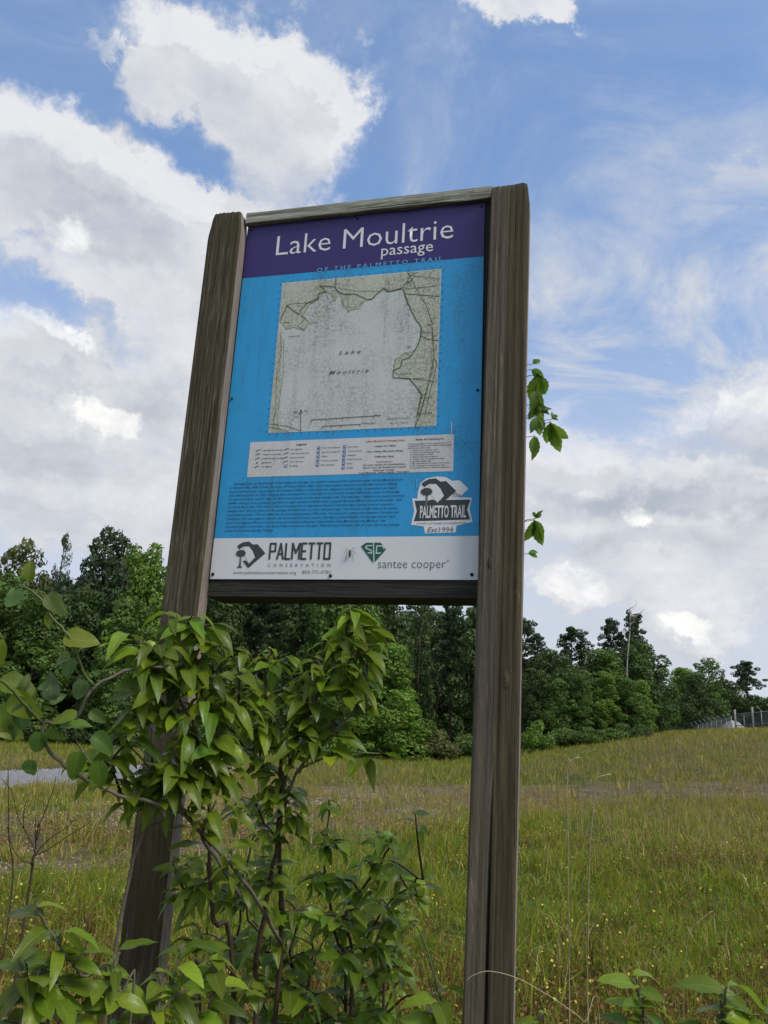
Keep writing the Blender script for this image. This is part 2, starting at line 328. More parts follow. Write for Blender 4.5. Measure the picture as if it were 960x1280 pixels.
def zones(x,y):
    """base colour of the turf at each place: bare strip, dry seed grass, lush grass, rusty weeds"""
    n1=fbm(x*.9,y*.9,4); n2=fbm(x*.25+40,y*.25,4); n3=fbm(x*3,y*3+11,3); dist=np.hypot(x,y)
    bd=polydist(x,y,BARE)+ (n1-.5)*3.0; bw=(.9+ .085*dist)*(1-.45*sst(x,2,9))
    bare=(1-sst(bd,bw*.8,bw*2.0))*sst(n3,.08,.45)
    dry=sst(dist,13,19)*(1-sst(dist,34,44))*sst(n2+.25*n1,.42,.72)*.9
    dry=np.maximum(dry, sst(x/np.maximum(y,1),.12,.42)*sst(dist,11,17)*(.65+.35*sst(n1,.3,.7)))
    rust=(1-sst(dist,7,8.6))*sst(n1,.28,.55)*.85+ sst(x/np.maximum(y,1),.2,.42)*(1-sst(dist,11,15))*sst(n1,.42,.62)*.8+ (1-sst(np.abs(dist-13.5),0,3))*sst(n1,.45,.6)*.5
    rust=np.clip(rust,0,1); lush=np.clip(1-bare-.8*dry-rust,0,1)
    return bare,dry,rust,lush
def turf_col(x,y):
    b,d,r,l=zones(x,y); n=fbm(x*1.7+5,y*1.7,4)[...,None]
    g=np.array((.10,.15,.022))*(.65+.7*n); dr=np.array((.20,.16,.065))*(.7+.6*n); ru=np.array((.12,.075,.03))*(.6+.8*n); ba=np.array((.26,.20,.13))*(.7+.6*n)
    s=(b+d+r+l+1e-6)[...,None]
    return (g*l[...,None]+dr*d[...,None]+ru*r[...,None]+ba*b[...,None])/s
# one sheet, fine near the sign and coarse towards the horizon
rr=np.concatenate([[0.01],np.geomspace(.8,3500,230)]); aa=np.linspace(-math.pi,math.pi,361)[:-1]
aa=np.sign(aa)*np.abs(aa/math.pi)**1.7*math.pi
GX=(rr[:,None]*np.sin(aa)[None]).ravel(); GY=(rr[:,None]*np.cos(aa)[None]).ravel(); GZ=gz(GX,GY)
rd=polydist(GX,GY,ROADP); GZ=GZ-.05*(1-sst(rd,ROADW-.5,ROADW+.1))
nA=len(aa); i,j=np.meshgrid(np.arange(len(rr)-1),np.arange(nA),indexing='ij'); j2=(j+1)%nA
Q=np.stack([i*nA+j,(i+1)*nA+j,(i+1)*nA+j2,i*nA+j2],-1).reshape(-1,4)[:,::-1]
gm,t,out=material('turf_soil'); at=t.new('ShaderNodeAttribute', attribute_name='tint'); tcn=t.new('ShaderNodeTexCoord'); o=tcn.outputs['Object']
n=t.noise(o,9,8,.7).outputs['Fac']; nf=t.noise(o,60,5,.7).outputs['Fac']; nb=t.noise(o,1.3,5,.6).outputs['Fac']
col=t.mix(t.ss(n,.35,.7),t.vec('SCALE',at.outputs['Color'],sc=.30),t.vec('SCALE',at.outputs['Color'],sc=.9)); col=t.mix(t.math('MULTIPLY',t.ss(nf,.55,.7),.4),col,(.16,.13,.08)); col=t.mix(t.math('MULTIPLY',t.ss(nb,.5,.7),.4),col,(.035,.028,.016))
b=t.new('ShaderNodeBsdfPrincipled', {'Base Color':col,'Roughness':.95,'Specular IOR Level':.1}); bp=t.new('ShaderNodeBump', {'Height':n,'Strength':1,'Distance':.05}); t.l.new(bp.outputs[0],b.inputs['Normal']); t.l.new(b.outputs[0],out.inputs[0])
tag(obj('ground', fast_mesh('ground', np.stack([GX,GY,GZ],1), Q.ravel(), np.arange(len(Q))*4, None, colors=turf_col(GX,GY), smooth=True), gm), kind='structure')
# gravel road
mr,t,out=material('road_gravel'); tcn=t.new('ShaderNodeTexCoord'); o=tcn.outputs['Object']; n=t.noise(o,2,6,.7).outputs['Fac']; v=t.new('ShaderNodeTexVoronoi',{'Vector':o,'Scale':22})
col=t.mix(t.ss(n,.3,.7),(.20,.195,.20),(.29,.28,.29)); col=t.mix(t.math('MULTIPLY',t.ss(v.outputs['Distance'],.35,.7),.6),col,(.12,.115,.115)); col=t.mix(.35,col,t.mix(1.0,col,v.outputs['Color'],'SOFT_LIGHT'))
b=t.new('ShaderNodeBsdfPrincipled', {'Base Color':col,'Roughness':.9}); bp=t.new('ShaderNodeBump', {'Height':v.outputs['Distance'],'Strength':.8,'Distance':.03}); bp.invert=True; t.l.new(bp.outputs[0],b.inputs['Normal']); t.l.new(b.outputs[0],out.inputs[0])
rp=smooth_path(ROADP,24); V=[];F=[]; K=9
for k,p in enumerate(rp):
    tg=(rp[min(k+1,len(rp)-1)]-rp[max(k-1,0)]); tg/=np.linalg.norm(tg); nn=np.array((tg[1],-tg[0]))
    for q in range(K):
        s=(q/(K-1)*2-1); ww=ROADW+ (vn(k*.7,q//5*9.)-.5)*.5; pp=p+nn*s*ww; z=float(gz(pp[0],pp[1])); V.append((pp[0],pp[1],z+ (.03*(1-s*s) if abs(s)<1 else -.03)))
for k in range(len(rp)-1):
    for q in range(K-1): F.append((k*K+q,k*K+q+1,(k+1)*K+q+1,(k+1)*K+q))
tag(obj('gravel_road', mesh('gravel_road',V,F,True), mr), kind='structure')

# ---------------------------------------------------------------- turf
def blades(name, n, r0, r1, h0, h1, wd, colf, azh=.62, keep=None, bend=.5, power=1.0, clump=14, crad=.045):
    u=rng.random(n); r=np.sqrt(r0*r0+(r1*r1-r0*r0)*u**power); a=(rng.random(n)*2-1)*azh
    nc=max(1,n//clump); r=r[:nc]; a=a[:nc]; cx=r*np.sin(a); cy=r*np.cos(a); k=keep(cx,cy)>rng.random(nc) if keep is not None else np.ones(nc,bool); cx,cy,r=cx[k],cy[k],r[k]
    cs=np.repeat(.45+1.1*rng.random(len(cx)),clump); cx=np.repeat(cx,clump); cy=np.repeat(cy,clump); r=np.repeat(r,clump); m=len(cx); ca=rng.random(m)*6.283; cq=rng.random(m)**.7*crad*cs*(1+r/14); x=cx+cq*np.cos(ca); y=cy+cq*np.sin(ca)
    z=gz(x,y)-.01; h=(h0+(h1-h0)*rng.random(m)**1.6)*cs; h*=(.55+.9*fbm(x*.8,y*.8,3))
    th=ca+rng.normal(size=m)*.7; ln=rng.random(m)*bend*h; dx,dy=np.cos(th),np.sin(th)
    # blades turn their width every way
    ph=rng.random(m)*6.283; wx,wy=np.cos(ph)*wd*(.6+.8*rng.random(m)),np.sin(ph)*wd*(.6+.8*rng.random(m))
    V=np.zeros((m,5,3),np.float32); b=np.stack([x,y,z],1)
    V[:,0]=b-np.stack([wx,wy,0*x],1); V[:,1]=b+np.stack([wx,wy,0*x],1)
    mid=b+np.stack([dx*ln*.3,dy*ln*.3,h*.58],1)
    V[:,2]=mid+np.stack([wx,wy,0*x],1)*.8; V[:,3]=mid-np.stack([wx,wy,0*x],1)*.8
    V[:,4]=b+np.stack([dx*ln,dy*ln,h*(1-.25*(ln/(h+1e-6)))],1)
    base=np.arange(m)*5
    lo=np.stack([base,base+1,base+2,base+3,base+3,base+2,base+4],1).ravel(); st=np.stack([np.arange(m)*7,np.arange(m)*7+4],1).ravel()
    c=colf(x,y,m); cc=np.repeat(c[:,None,:],5,1)
    return fast_mesh(name, V.reshape(-1,3), lo, st, None, colors=cc.reshape(-1,3), mat=M_grass)
def grasscol(x,y,m):
    b,d,r,l=zones(x,y); q=rng.random(m); k=rng.random((m,1))
    cl=fbm(x*5,y*5,3)[:,None]; k=np.clip(k*.6+cl*.5,0,1)
    lush=np.array((.150,.225,.016))*(.45+1.0*k)+np.array((.035,.02,0))*rng.random((m,1)); dry=np.array((.42,.32,.10))*(.55+.7*k); rust=np.array((.15,.080,.030))*(.4+.9*k); olive=np.array((.245,.235,.028))*(.55+.8*k)
    c=np.where((q<.62*d+.45*b+.05)[:,None],dry,lush); c=np.where((rng.random(m)<.6*r)[:,None],rust,c); c=np.where((rng.random(m)<.35+.3*sst(np.hypot(x,y),14,30))[:,None],olive,c)
    c=np.where((rng.random(m)<.06)[:,None],np.array((.42,.36,.19))*(.6+.6*k),c)
    return c
noroad=lambda x,y: sst(polydist(x,y,ROADP),ROADW-.15,ROADW+.35)
def kp(x,y): return noroad(x,y)*(1-.78*zones(x,y)[0])*(.18+.82*sst(fbm(x*2.4,y*2.4,3),.36,.58))
tag(obj('short_grass', blades('short_grass',150000,3.4,10,.06,.21,.0032,grasscol,keep=kp,bend=1.25)), 'short green and straw coloured grass on the near slope', 'grass', kind='stuff')
tag(obj('meadow_grass', blades('meadow_grass',200000,9.5,24,.06,.24,.0058,grasscol,keep=kp,bend=1.1,crad=.06)), 'mown meadow grass with dry tufts on the middle slope', 'grass', kind='stuff')
tag(obj('far_grass', blades('far_grass',190000,23,76,.10,.28,.014,grasscol,keep=kp,bend=.9,clump=9,crad=.08)), 'olive green grass running back to the trees', 'grass', kind='stuff')
def seedc(x,y,m): return np.array((.30,.25,.10))*(.6+.7*rng.random((m,1)))
def seedk(x,y):
    b,d,r,l=zones(x,y); return np.clip(d*1.2+.12,0,1)*noroad(x,y)*(1-.5*b)
tag(obj('seeding_grass', blades('seeding_grass',42000,9,48,.22,.52,.005,seedc,keep=seedk,bend=.35,clump=3,crad=.10)), 'upright straw coloured seed stalks standing above the meadow', 'grass', kind='stuff')
# small plants with yellow flowers
def blobs(name,n,r0,r1,zlo,zhi,size,colf,keep,azh=.6,sides=4,mat=None):
    u=rng.random(n); r=np.sqrt(r0*r0+(r1*r1-r0*r0)*u); a=(rng.random(n)*2-1)*azh; x=r*np.sin(a);y=r*np.cos(a)
    k=keep(x,y)>rng.random(n); x,y=x[k],y[k]; m=len(x); z=gz(x,y)+zlo+(zhi-zlo)*rng.random(m)
    s=size*(.5+rng.random(m)); ax=rng.normal(size=(m,3)); ax/=np.linalg.norm(ax,axis=1)[:,None]; bx=np.cross(ax,rng.normal(size=(m,3))); bx/=np.linalg.norm(bx,axis=1)[:,None]; cx=np.cross(ax,bx)
    V=np.zeros((m,4,3)); c=np.stack([x,y,z],1)
    V[:,0]=c+bx*s[:,None]; V[:,1]=c+cx*s[:,None]*.7; V[:,2]=c-bx*s[:,None]; V[:,3]=c-cx*s[:,None]*.7
    return quads_mesh(name,V.reshape(-1,3),4,colors=np.repeat(colf(x,y,m)[:,None],4,1).reshape(-1,3),mat=mat or M_grass)
tag(obj('tall_tufts', blades('tall_tufts',26000,4.2,13,.16,.34,.0045,grasscol,keep=lambda x,y:sst(fbm(x*1.1+9,y*1.1,3),.48,.66),bend=1.1,clump=22,crad=.05)), 'taller green tufts standing out of the short grass', 'grass', kind='stuff')
fk=lambda x,y: np.clip(zones(x,y)[2]*1.1+.2,0,1)*sst(fbm(x*1.4+3,y*1.4,3),.38,.6)
tag(obj('yellow_flowers', blobs('yellow_flowers',13000,4.2,17,.12,.30,.011,lambda x,y,m:np.array((.80,.66,.12))*(.6+.5*rng.random((m,1))),fk)), 'tiny yellow flowers scattered through the weeds', 'flowers', kind='stuff')
wk=lambda x,y: np.clip(zones(x,y)[2]+.10,0,1)
tag(obj('weed_leaves', blobs('weed_leaves',130000,3.8,15,.02,.20,.012,lambda x,y,m:np.where((rng.random(m)<.55)[:,None],np.array((.20,.105,.035)),np.array((.16,.18,.03)))*(.5+rng.random((m,1))),wk)), 'low rusty brown and green weeds between the grass', 'weeds', kind='stuff')
# pebbles on the bare strip and on the road
def pebbles(name,n,r0,r1,size,keep,base,azh=.62):
    u=rng.random(n); r=np.sqrt(r0*r0+(r1*r1-r0*r0)*u); a=(rng.random(n)*2-1)*azh; x=r*np.sin(a);y=r*np.cos(a)
    k=keep(x,y)>rng.random(n); x,y=x[k],y[k]; m=len(x); s=size*(.4+rng.random(m)**2*1.3); z=gz(x,y)+s*.25
    th=rng.random(m)*6.28; P=np.array([(1,0,0),(.1,.9,0),(-.9,.2,0),(-.2,-.8,0),(0,0,.75)]); V=np.zeros((m,5,3))
    for q in range(5):
        px_,py_,pz_=P[q]; V[:,q,0]=x+s*(px_*np.cos(th)-py_*np.sin(th)); V[:,q,1]=y+s*(px_*np.sin(th)+py_*np.cos(th)); V[:,q,2]=z+s*pz_*.8-(.3*s if q<4 else 0)
    b=np.arange(m)*5; lo=np.stack([b,b+1,b+4,b+1,b+2,b+4,b+2,b+3,b+4,b+3,b,b+4],1).ravel()
    c=np.array(base)*(.5+.9*rng.random((m,1)))
    return fast_mesh(name,V.reshape(-1,3),lo,np.arange(4*m)*3,None,colors=np.repeat(c[:,None],5,1).reshape(-1,3),mat=M_bits)
tag(obj('strip_pebbles', pebbles('strip_pebbles',60000,7,30,.017,lambda x,y:zones(x,y)[0]**2*sst(fbm(x*.7,y*.7,3),.45,.65)*(1-.8*sst(x,0,4)),(.30,.26,.20))), 'pale pebbles lying on the bare strip of ground', 'pebbles', kind='stuff')
tag(obj('road_pebbles', pebbles('road_pebbles',160000,12,50,.035,lambda x,y:1-sst(polydist(x,y,ROADP),ROADW-.5,ROADW+.1),(.26,.25,.26))), 'grey gravel lying on the road', 'gravel', kind='stuff')

# ---------------------------------------------------------------- trees
def leaf_cloud(P, N, size, elong=1.5):
    """diamond shaped leaf sprays at the points P facing roughly along N"""
    m=len(P); Nn=N+rng.normal(size=(m,3))*.55; Nn/=np.linalg.norm(Nn,axis=1)[:,None]
    u=np.cross(Nn,rng.normal(size=(m,3))); u/=np.linalg.norm(u,axis=1)[:,None]; v=np.cross(Nn,u); s=(size*(.55+.9*rng.random(m)))[:,None]
    V=np.zeros((m,4,3)); V[:,0]=P+u*s*elong*.5; V[:,1]=P+v*s*.42+Nn*s*.08; V[:,2]=P-u*s*elong*.5; V[:,3]=P-v*s*.42-Nn*s*.08
    return V.reshape(-1,3)
def crown_mesh(name, puffs, dens, size, spill=.25, gapf=0.0):
    Vs=[];Cs=[]
    for (cx,cy,cz,r,rz,tone) in puffs:
        n=int(dens*r*r); d=rng.normal(size=(n,3)); d/=np.linalg.norm(d,axis=1)[:,None]
        rad=(1-spill*rng.random(n)**.8+spill*.35*rng.normal(size=n)*.5)
        lump=1+.28*(fbm(d[:,0]*2.3+cx*3+7,d[:,1]*2.3+d[:,2]*1.9+cy,3)-.5)*2
        P=d*(rad*lump)[:,None]*np.array((r,r,rz))+np.array((cx,cy,cz)); N=d*np.array((1,1,.9))+np.array((0,0,.25))
        V=leaf_cloud(P,N,size); Vs.append(V); tt=tone*(.72+.5*rng.random(n))[:,None]*np.array((1,1,1)) ; tt=tt*np.stack([1+.25*rng.normal(size=n)*.6,np.ones(n),1+.1*rng.normal(size=n)],1)
        Cs.append(np.repeat(np.clip(tt,.1,2),4,0))
    return quads_mesh(name,np.concatenate(Vs),4,colors=np.concatenate(Cs),mat=M_tree)
def limb(p0,p1,r0,r1,sag=0,n=4,wob=.1):
    p0,p1=np.array(p0,float),np.array(p1,float); L=np.linalg.norm(p1-p0); pts=[p0+(p1-p0)*t+np.array((rng.normal()*wob*L*.25*math.sin(t*3.14),rng.normal()*wob*L*.25*math.sin(t*3.14),-sag*L*math.sin(t*3.14))) for t in np.linspace(0,1,n)]
    return tube_vf(pts,list(np.linspace(r0,r1,n)),5)
def proto_broad(kind):
    """unit tree: height 10, crown nearly to the ground"""
    puffs=[];limbs=[limb((0,0,-.3),(.2*rng.normal(),.2*rng.normal(),9),.20,.03,n=7)]
    prof={'oval':lambda t:1.9*math.sin(min(1,t*1.25+.12)*math.pi*.93)**.6+.25,'cone':lambda t:2.1*(1-t)**.75+.4,'open':lambda t:1.7*math.sin((t*.85+.15)*math.pi)**.5+.15,'round':lambda t:2.4*math.sin((t*.9+.08)*math.pi)**.7+.1}[kind]
    nP={'oval':44,'cone':44,'open':38,'round':46}[kind]
    for i in range(nP):
        t=(i+.5)/nP; z=.6+9.1*t; R=prof(t); a=i*2.4+rng.normal()*.4; q=R*(.45+.5*rng.random()); r=(.62+.5*rng.random())*(.7+.35*(R/2)); 
        if kind=='open': r*=.85
        x,y=q*math.cos(a),q*math.sin(a); puffs.append((x,y,z,r,r*(.62+.25*rng.random()),.75+.5*rng.random()))
        if i%2==0: limbs.append(limb((0,0,max(.3,z-1.2)),(x*.9,y*.9,z),.06,.015,.03))
    for i in range(12):
        a=rng.random()*6.28; t=rng.random(); R=prof(t)+.25; puffs.append((R*math.cos(a),R*math.sin(a),.6+9.2*t,.28+.2*rng.random(),.25,.9+.4*rng.random()))
    return puffs,limbs
def proto_pine(bare=.5):
    puffs=[];limbs=[limb((0,0,-.3),(.25,.1,9.5),.17,.05,n=9,wob=.03)]
    for i in range(20):
        t=i/19; z=10*(bare+(1-bare)*t)-.2; a=i*2.4+rng.normal()*.5; L=(1.5*(1-t)**.6+.35)*(.7+.5*rng.random()); x,y=L*math.cos(a),L*math.sin(a); zz=z+.25*rng.random()
        limbs.append(limb((0,0,z-.35),(x*.95,y*.95,zz),.05,.02,-.03))
        for k in range(6): puffs.append((x*(.35+.16*k)+.24*rng.normal(),y*(.35+.16*k)+.24*rng.normal(),zz+.22*rng.normal(),.20+.20*rng.random(),.14+.14*rng.random(),.7+.5*rng.random()))
    for i in range(7):
        z=10*bare*(.35+.6*rng.random()); a=rng.random()*6.28; L=.3+.8*rng.random(); limbs.append(limb((0,0,z),(L*math.cos(a),L*math.sin(a),z+.2),.025,.008,.05))
    return puffs,limbs
def proto_bush():
    puffs=[];limbs=[]
    for i in range(16):
        a=i*2.4; q=1.1*math.sqrt(rng.random()); z=.35+1.9*rng.random()*(1-q/1.6); r=.45+.3*rng.random(); puffs.append((q*math.cos(a),q*math.sin(a),z,r,r*.85,.75+.5*rng.random()))
        if i%3==0: limbs.append(limb((0,0,-.1),(q*math.cos(a)*.8,q*math.sin(a)*.8,z),.04,.012))
    return puffs,limbs
PROT={}
def make_proto(key, fn, dens, size):
    pf,lb=fn(); V,F=join_vf(lb); PROT[key]=(crown_mesh('crown',pf,dens,size), mesh('trunk',V,F,True,M_bark))
for k_,kind,dn in (('oval1','oval',480),('oval2','oval',430),('cone1','cone',480),('open1','open',330),('round1','round',420),('round2','round',400)): make_proto(k_,lambda kind=kind:proto_broad(kind),dn,.155)
make_proto('pine1',lambda:proto_pine(.5),750,.12); make_proto('pine2',lambda:proto_pine(.66),750,.12); make_proto('thin1',lambda:proto_pine(.2),300,.12)
make_proto('bush1',proto_bush,620,.12); make_proto('bush2',proto_bush,560,.13)
DKG=(.072,.115,.032); MDG=(.095,.160,.030); LTG=(.125,.215,.028); YLG=(.14,.19,.03); PIN=(.055,.085,.036); OLV=(.115,.130,.036)
def tree(px, top, dist, half, key, col, label, cat='tree', name='broadleaf_tree', group=None, base=None, lean=0):
    r=ray(px,top); f=dist/r[1]; T=EYE+r*f; x,y=T[0],T[1]; g=float(gz(x,y)); h=max(1.,T[2]-g); wid=half/1000*dist
    unit=10.0 if 'bush' not in key else 2.7; bw={'bush1':1.5,'bush2':1.5,'pine1':1.9,'pine2':1.9,'thin1':1.7}.get(key,2.7)
    e=empty(name,(x,y,g-.05),rng.random()*6.28); e.scale=(wid/bw,wid/bw,h/unit*.98); e.rotation_euler.x=lean
    cr_,tk=PROT[key]; c=obj('crown',cr_,None,e,color=col); tr_=obj('trunk',tk,None,e)
    tag(e,label,cat,group); return e
G1='trees along the far edge of the field'; G2='trees deep in the wood'; G3='bushes at the foot of the wood'
TREES=[ # px, top py, distance, half width px, shape, colour, label, name
 (12,712,62,62,'round1',MDG,'mid green tree at the far left edge of the photo, behind the greenbrier leaves','broadleaf_tree'),
 (34,664,66,50,'open1',OLV,'thin crowned tree with olive tinted top, left of the small isolated treetop','broadleaf_tree'),
 (84,662,70,15,'thin1',PIN,'spindly treetop standing alone against the sky between two left crowns','pine_tree'),
 (60,735,60,52,'oval1',MDG,'round mid green tree below the spindly isolated treetop','broadleaf_tree'),
 (108,728,64,50,'round2',DKG,'dark leafy tree left of the tall domed pine','broadleaf_tree'),
 (143,654,68,56,'round1',PIN,'tall dark dome shaped tree, highest on the left of the sign','broadleaf_tree'),
 (188,674,62,50,'oval1',LTG,'light green tree close to the left post of the sign','broadleaf_tree'),
 (168,745,57,52,'cone1',MDG,'green tree standing in front of the tall domed tree','broadleaf_tree'),
 (232,690,66,50,'round1',MDG,'tree directly behind the left post of the sign','broadleaf_tree'),
 (285,712,64,52,'oval2',DKG,'dark tree seen just right of the left post below the board','broadleaf_tree'),
 (335,705,66,44,'pine1',PIN,'pine with brown trunk seen below the website line of the board','pine_tree'),
 (385,690,63,52,'oval1',DKG,'dark tree behind the drooping top shoot of the shrub','broadleaf_tree'),
 (432,700,60,50,'round1',MDG,'green tree below the insect on the board','broadleaf_tree'),
 (478,690,64,50,'oval2',DKG,'dark tree below the green company diamond on the board','broadleaf_tree'),
 (490,800,56,55,'cone1',LTG,'bright green tree reaching the grass in the middle between the posts','broadleaf_tree'),
 (440,820,57,48,'oval2',MDG,'medium green tree left of the bright tree between the posts','broadleaf_tree'),
 (528,730,68,34,'open1',DKG,'open crowned dark tree with sky specks, below the right part of the board','broadleaf_tree'),
 (566,752,64,26,'pine1',PIN,'pine whose top shows in the sky gap left of the right post','pine_tree'),
 (600,735,62,40,'oval1',DKG,'dark tree hidden partly by the right post','broadleaf_tree'),
 (655,772,62,26,'pine2',PIN,'dark pine just right of the right post with lumpy top','pine_tree'),
 (690,808,60,38,'round2',DKG,'dark broad tree between the lumpy pine and the flat topped pine','broadleaf_tree'),
 (716,783,66,24,'pine2',PIN,'flat topped pine rising right of the post gap','pine_tree'),
 (720,830,62,46,'round1',DKG,'dark round tree below the flat topped pine','broadleaf_tree'),
 (764,772,68,17,'pine2',PIN,'slim pine left of the bare dead trunk','pine_tree'),
 (790,765,66,22,'pine1',PIN,'layered pine directly behind the bare dead trunk','pine_tree'),
 (755,808,62,44,'oval2',MDG,'green tree left of the bare dead trunk','broadleaf_tree'),
 (800,795,64,40,'round1',DKG,'wide dark tree right of the bare dead trunk','broadleaf_tree'),
 (798,802,63,27,'oval1',MDG,'green tree on the shoulder where the treeline starts to fall','broadleaf_tree'),
 (852,832,116,30,'cone1',LTG,'light green tree rising behind the far end of the fence','broadleaf_tree'),
 (884,818,100,30,'open1',MDG,'feathery topped tree behind the middle of the fence','broadleaf_tree'),
 (868,838,98,28,'oval2',DKG,'dark tree behind the far end of the fence','broadleaf_tree'),
 (905,846,104,26,'round2',DKG,'rounded dark tree between the feathery tree and the knobbly pine','broadleaf_tree'),
 (930,826,106,20,'pine2',PIN,'knobbly pine standing clear above the right end of the fence','pine_tree'),
 (938,866,104,30,'round1',DKG,'low dark tree under the knobbly pine','broadleaf_tree'),
 (966,868,100,26,'open1',DKG,'sparse tree at the right edge of the photo above the fence','broadleaf_tree'),
 (728,838,57,27,'oval1',MDG,'grey green tree in the middle of the right wood front','broadleaf_tree'),
 (758,836,57,26,'oval1',LTG,'lighter green tree left of the dead trunk, reaching down to the grass','broadleaf_tree'),
 (698,846,57,25,'oval2',MDG,'slender green tree right of the right post below the gap between pines','broadleaf_tree'),
 (676,836,58,24,'oval1',DKG,'narrow dark tree beside the right post','broadleaf_tree'),
 (785,846,57,26,'oval2',MDG,'green tree whose crown surrounds the foot of the dead trunk','broadleaf_tree'),
 (800,848,58,22,'cone1',LTG,'bright leafy tree left of the far end of the fence','broadleaf_tree'),
]
for (px,tp,ds,hw,ky,co,lb,nm) in TREES: tree(px,tp,ds,hw,ky,co,lb,'pine' if nm=='pine_tree' else 'tree',nm,G1)
BUSH=[(30,880,57,30,'bush1',DKG,'dark bush at the foot of the wood at the left edge of the photo'),(75,872,58,34,'bush2',MDG,'green bush at the wood edge above the gravel road'),(120,880,57,36,'bush1',DKG,'dark bush at the wood edge right of the arched twig'),(175,884,57,34,'bush2',MDG,'bush at the wood edge left of the left post'),
 (262,890,57,34,'bush1',MDG,'bush at the wood edge right of the left post'),(320,892,57,34,'bush2',DKG,'dark bush at the wood edge behind the shrub stems'),(375,895,57,34,'bush1',MDG,'bush at the wood edge behind the right side of the shrub'),
 (425,900,54,28,'bush2',LTG,'light green bush at the grass edge left of the bright tree'),(548,902,55,36,'bush1',OLV,'low olive bush at the grass edge close to the right post'),(590,900,56,30,'bush2',MDG,'bush touching the left side of the right post'),
 (672,890,52,22,'bush1',LTG,'bright bush at the grass edge immediately right of the right post'),(705,896,54,24,'bush2',MDG,'tall bush at the wood edge second right of the post'),(733,902,53,22,'bush1',MDG,'bush at the wood edge third right of the post'),
 (768,900,54,22,'bush2',MDG,'bush at the wood edge left of the dead trunk'),(782,898,54,20,'bush1',DKG,'dark bush at the wood edge right of the dead trunk'),(804,900,55,11,'bush2',DKG,'small dark bush beside the far end of the fence')]
for (px,tp,ds,hw,ky,co,lb) in BUSH: tree(px,tp,ds,hw,ky,co,lb,'bush','wood_edge_bush',G3)
# the wood goes on behind the first rows
back=[]
for row,(ds,tp0) in enumerate(((74,40),(84,46))):
    for px in range(-140+row*20,800,46):
        tp=np.interp(px,[-140,0,60,90,140,200,300,520,600,660,720,800,840,870],[700,715,715,740,705,715,720,745,765,812,822,812,850,862])+tp0*.25+rng.normal()*7
        e=tree(px,float(tp),ds+rng.normal()*1.5,44,['round1','oval2','oval1','round2'][int(rng.integers(4))],DKG,'dark tree deep in the wood, seen only through gaps between nearer trees','tree','broadleaf_tree',G2)
for i,px in enumerate((815,845,880,912,944,972)):
    e=tree(px,[835,848,842,856,862,872][i]+8,124+2*(i%2),30,['round1','oval2','round2'][i%3],DKG,'dark tree deep in the wood, seen only through gaps between nearer trees','tree','broadleaf_tree',G2)
# bare dead trunk
B_=pix(783,918,1); f_=61/ray(783,918)[1]; bp_=EYE+ray(783,918)*f_; tp_=EYE+ray(787,757)*(61/ray(787,757)[1]); g_=float(gz(bp_[0],bp_[1]))
e=empty('dead_tree',(bp_[0],bp_[1],g_)); tag(e,'bare pale dead trunk with a few twigs at its top','dead tree')
H_=tp_[2]-g_; lx=tp_[0]-bp_[0]
P_=[(lx*t+.08*math.sin(t*9),0,H_*t) for t in np.linspace(0,.97,12)]
tube('trunk',P_,list(np.linspace(.10,.03,12)),M_snag,e,7)
pr=[]
for k in range(15):
    t=.80+.2*rng.random() if k>4 else .3+.5*rng.random(); a=rng.random()*6.28; L=.4+.9*rng.random(); b0=(lx*t,0,H_*t*.98); pr.append(limb(b0,(b0[0]+L*math.cos(a),L*math.sin(a),b0[2]+L*.6),.035,.012,.1,4,.3))
for v,f in pr: obj('twig',mesh('twig',v,f,True),M_snag,e)

# ---------------------------------------------------------------- fence behind the rise
fe=empty('chain_link_fence'); A_=pix(839,918,1); 
def fpt(px,dist): r=ray(px,912); return EYE[0]+r[0]*dist/r[1], dist
fx=[839,843.5,848.2,853,858,863,868,873,878.5,884,890,896,902,908.5,915]
far_d,near_d=104,86; FP=[]
for k,px in enumerate(fx):
    t=k/(len(fx)-1); dd=far_d+(near_d-far_d)*t; x,y=fpt(px,dd); FP.append((x,y))
fe.location=(FP[-1][0],FP[-1][1],float(gz(*FP[-1]))); tag(fe,'grey chain link fence with slanted barbed wire arms along the top of the rise','fence')
L0=Vector(fe.location)
def fz_(px,py,dist): r=ray(px,py); return EYE[2]+r[2]*dist/r[1]
tops=[]
fh0=fz_(839,914,far_d); fh1=fz_(915,896,near_d)
for k,(x,y) in enumerate(FP):
    t=k/14; zt=fh0+(fh1-fh0)*t; g=float(gz(x,y)); p=Vector((x,y,0))-Vector((L0.x,L0.y,0)); tops.append((p.x,p.y,zt-L0.z))
    pm=tube('post',[(p.x,p.y,g-.2-L0.z),(p.x,p.y,zt-L0.z)],.035,M_galv,fe,6)
    tube('barb_arm',[(p.x,p.y,zt-L0.z),(p.x-.42,p.y+.05,zt+.38-L0.z)],.035,M_galv,pm,5)
for dz in (0,): tube('top_rail',tops,.03,M_galv,fe,5)
for q in range(3):
    f=.3+.35*q; tube('barbed_wire',[(a-.42*f,b,c+.38*f) for a,b,c in tops],.008,M_galv,fe,4)
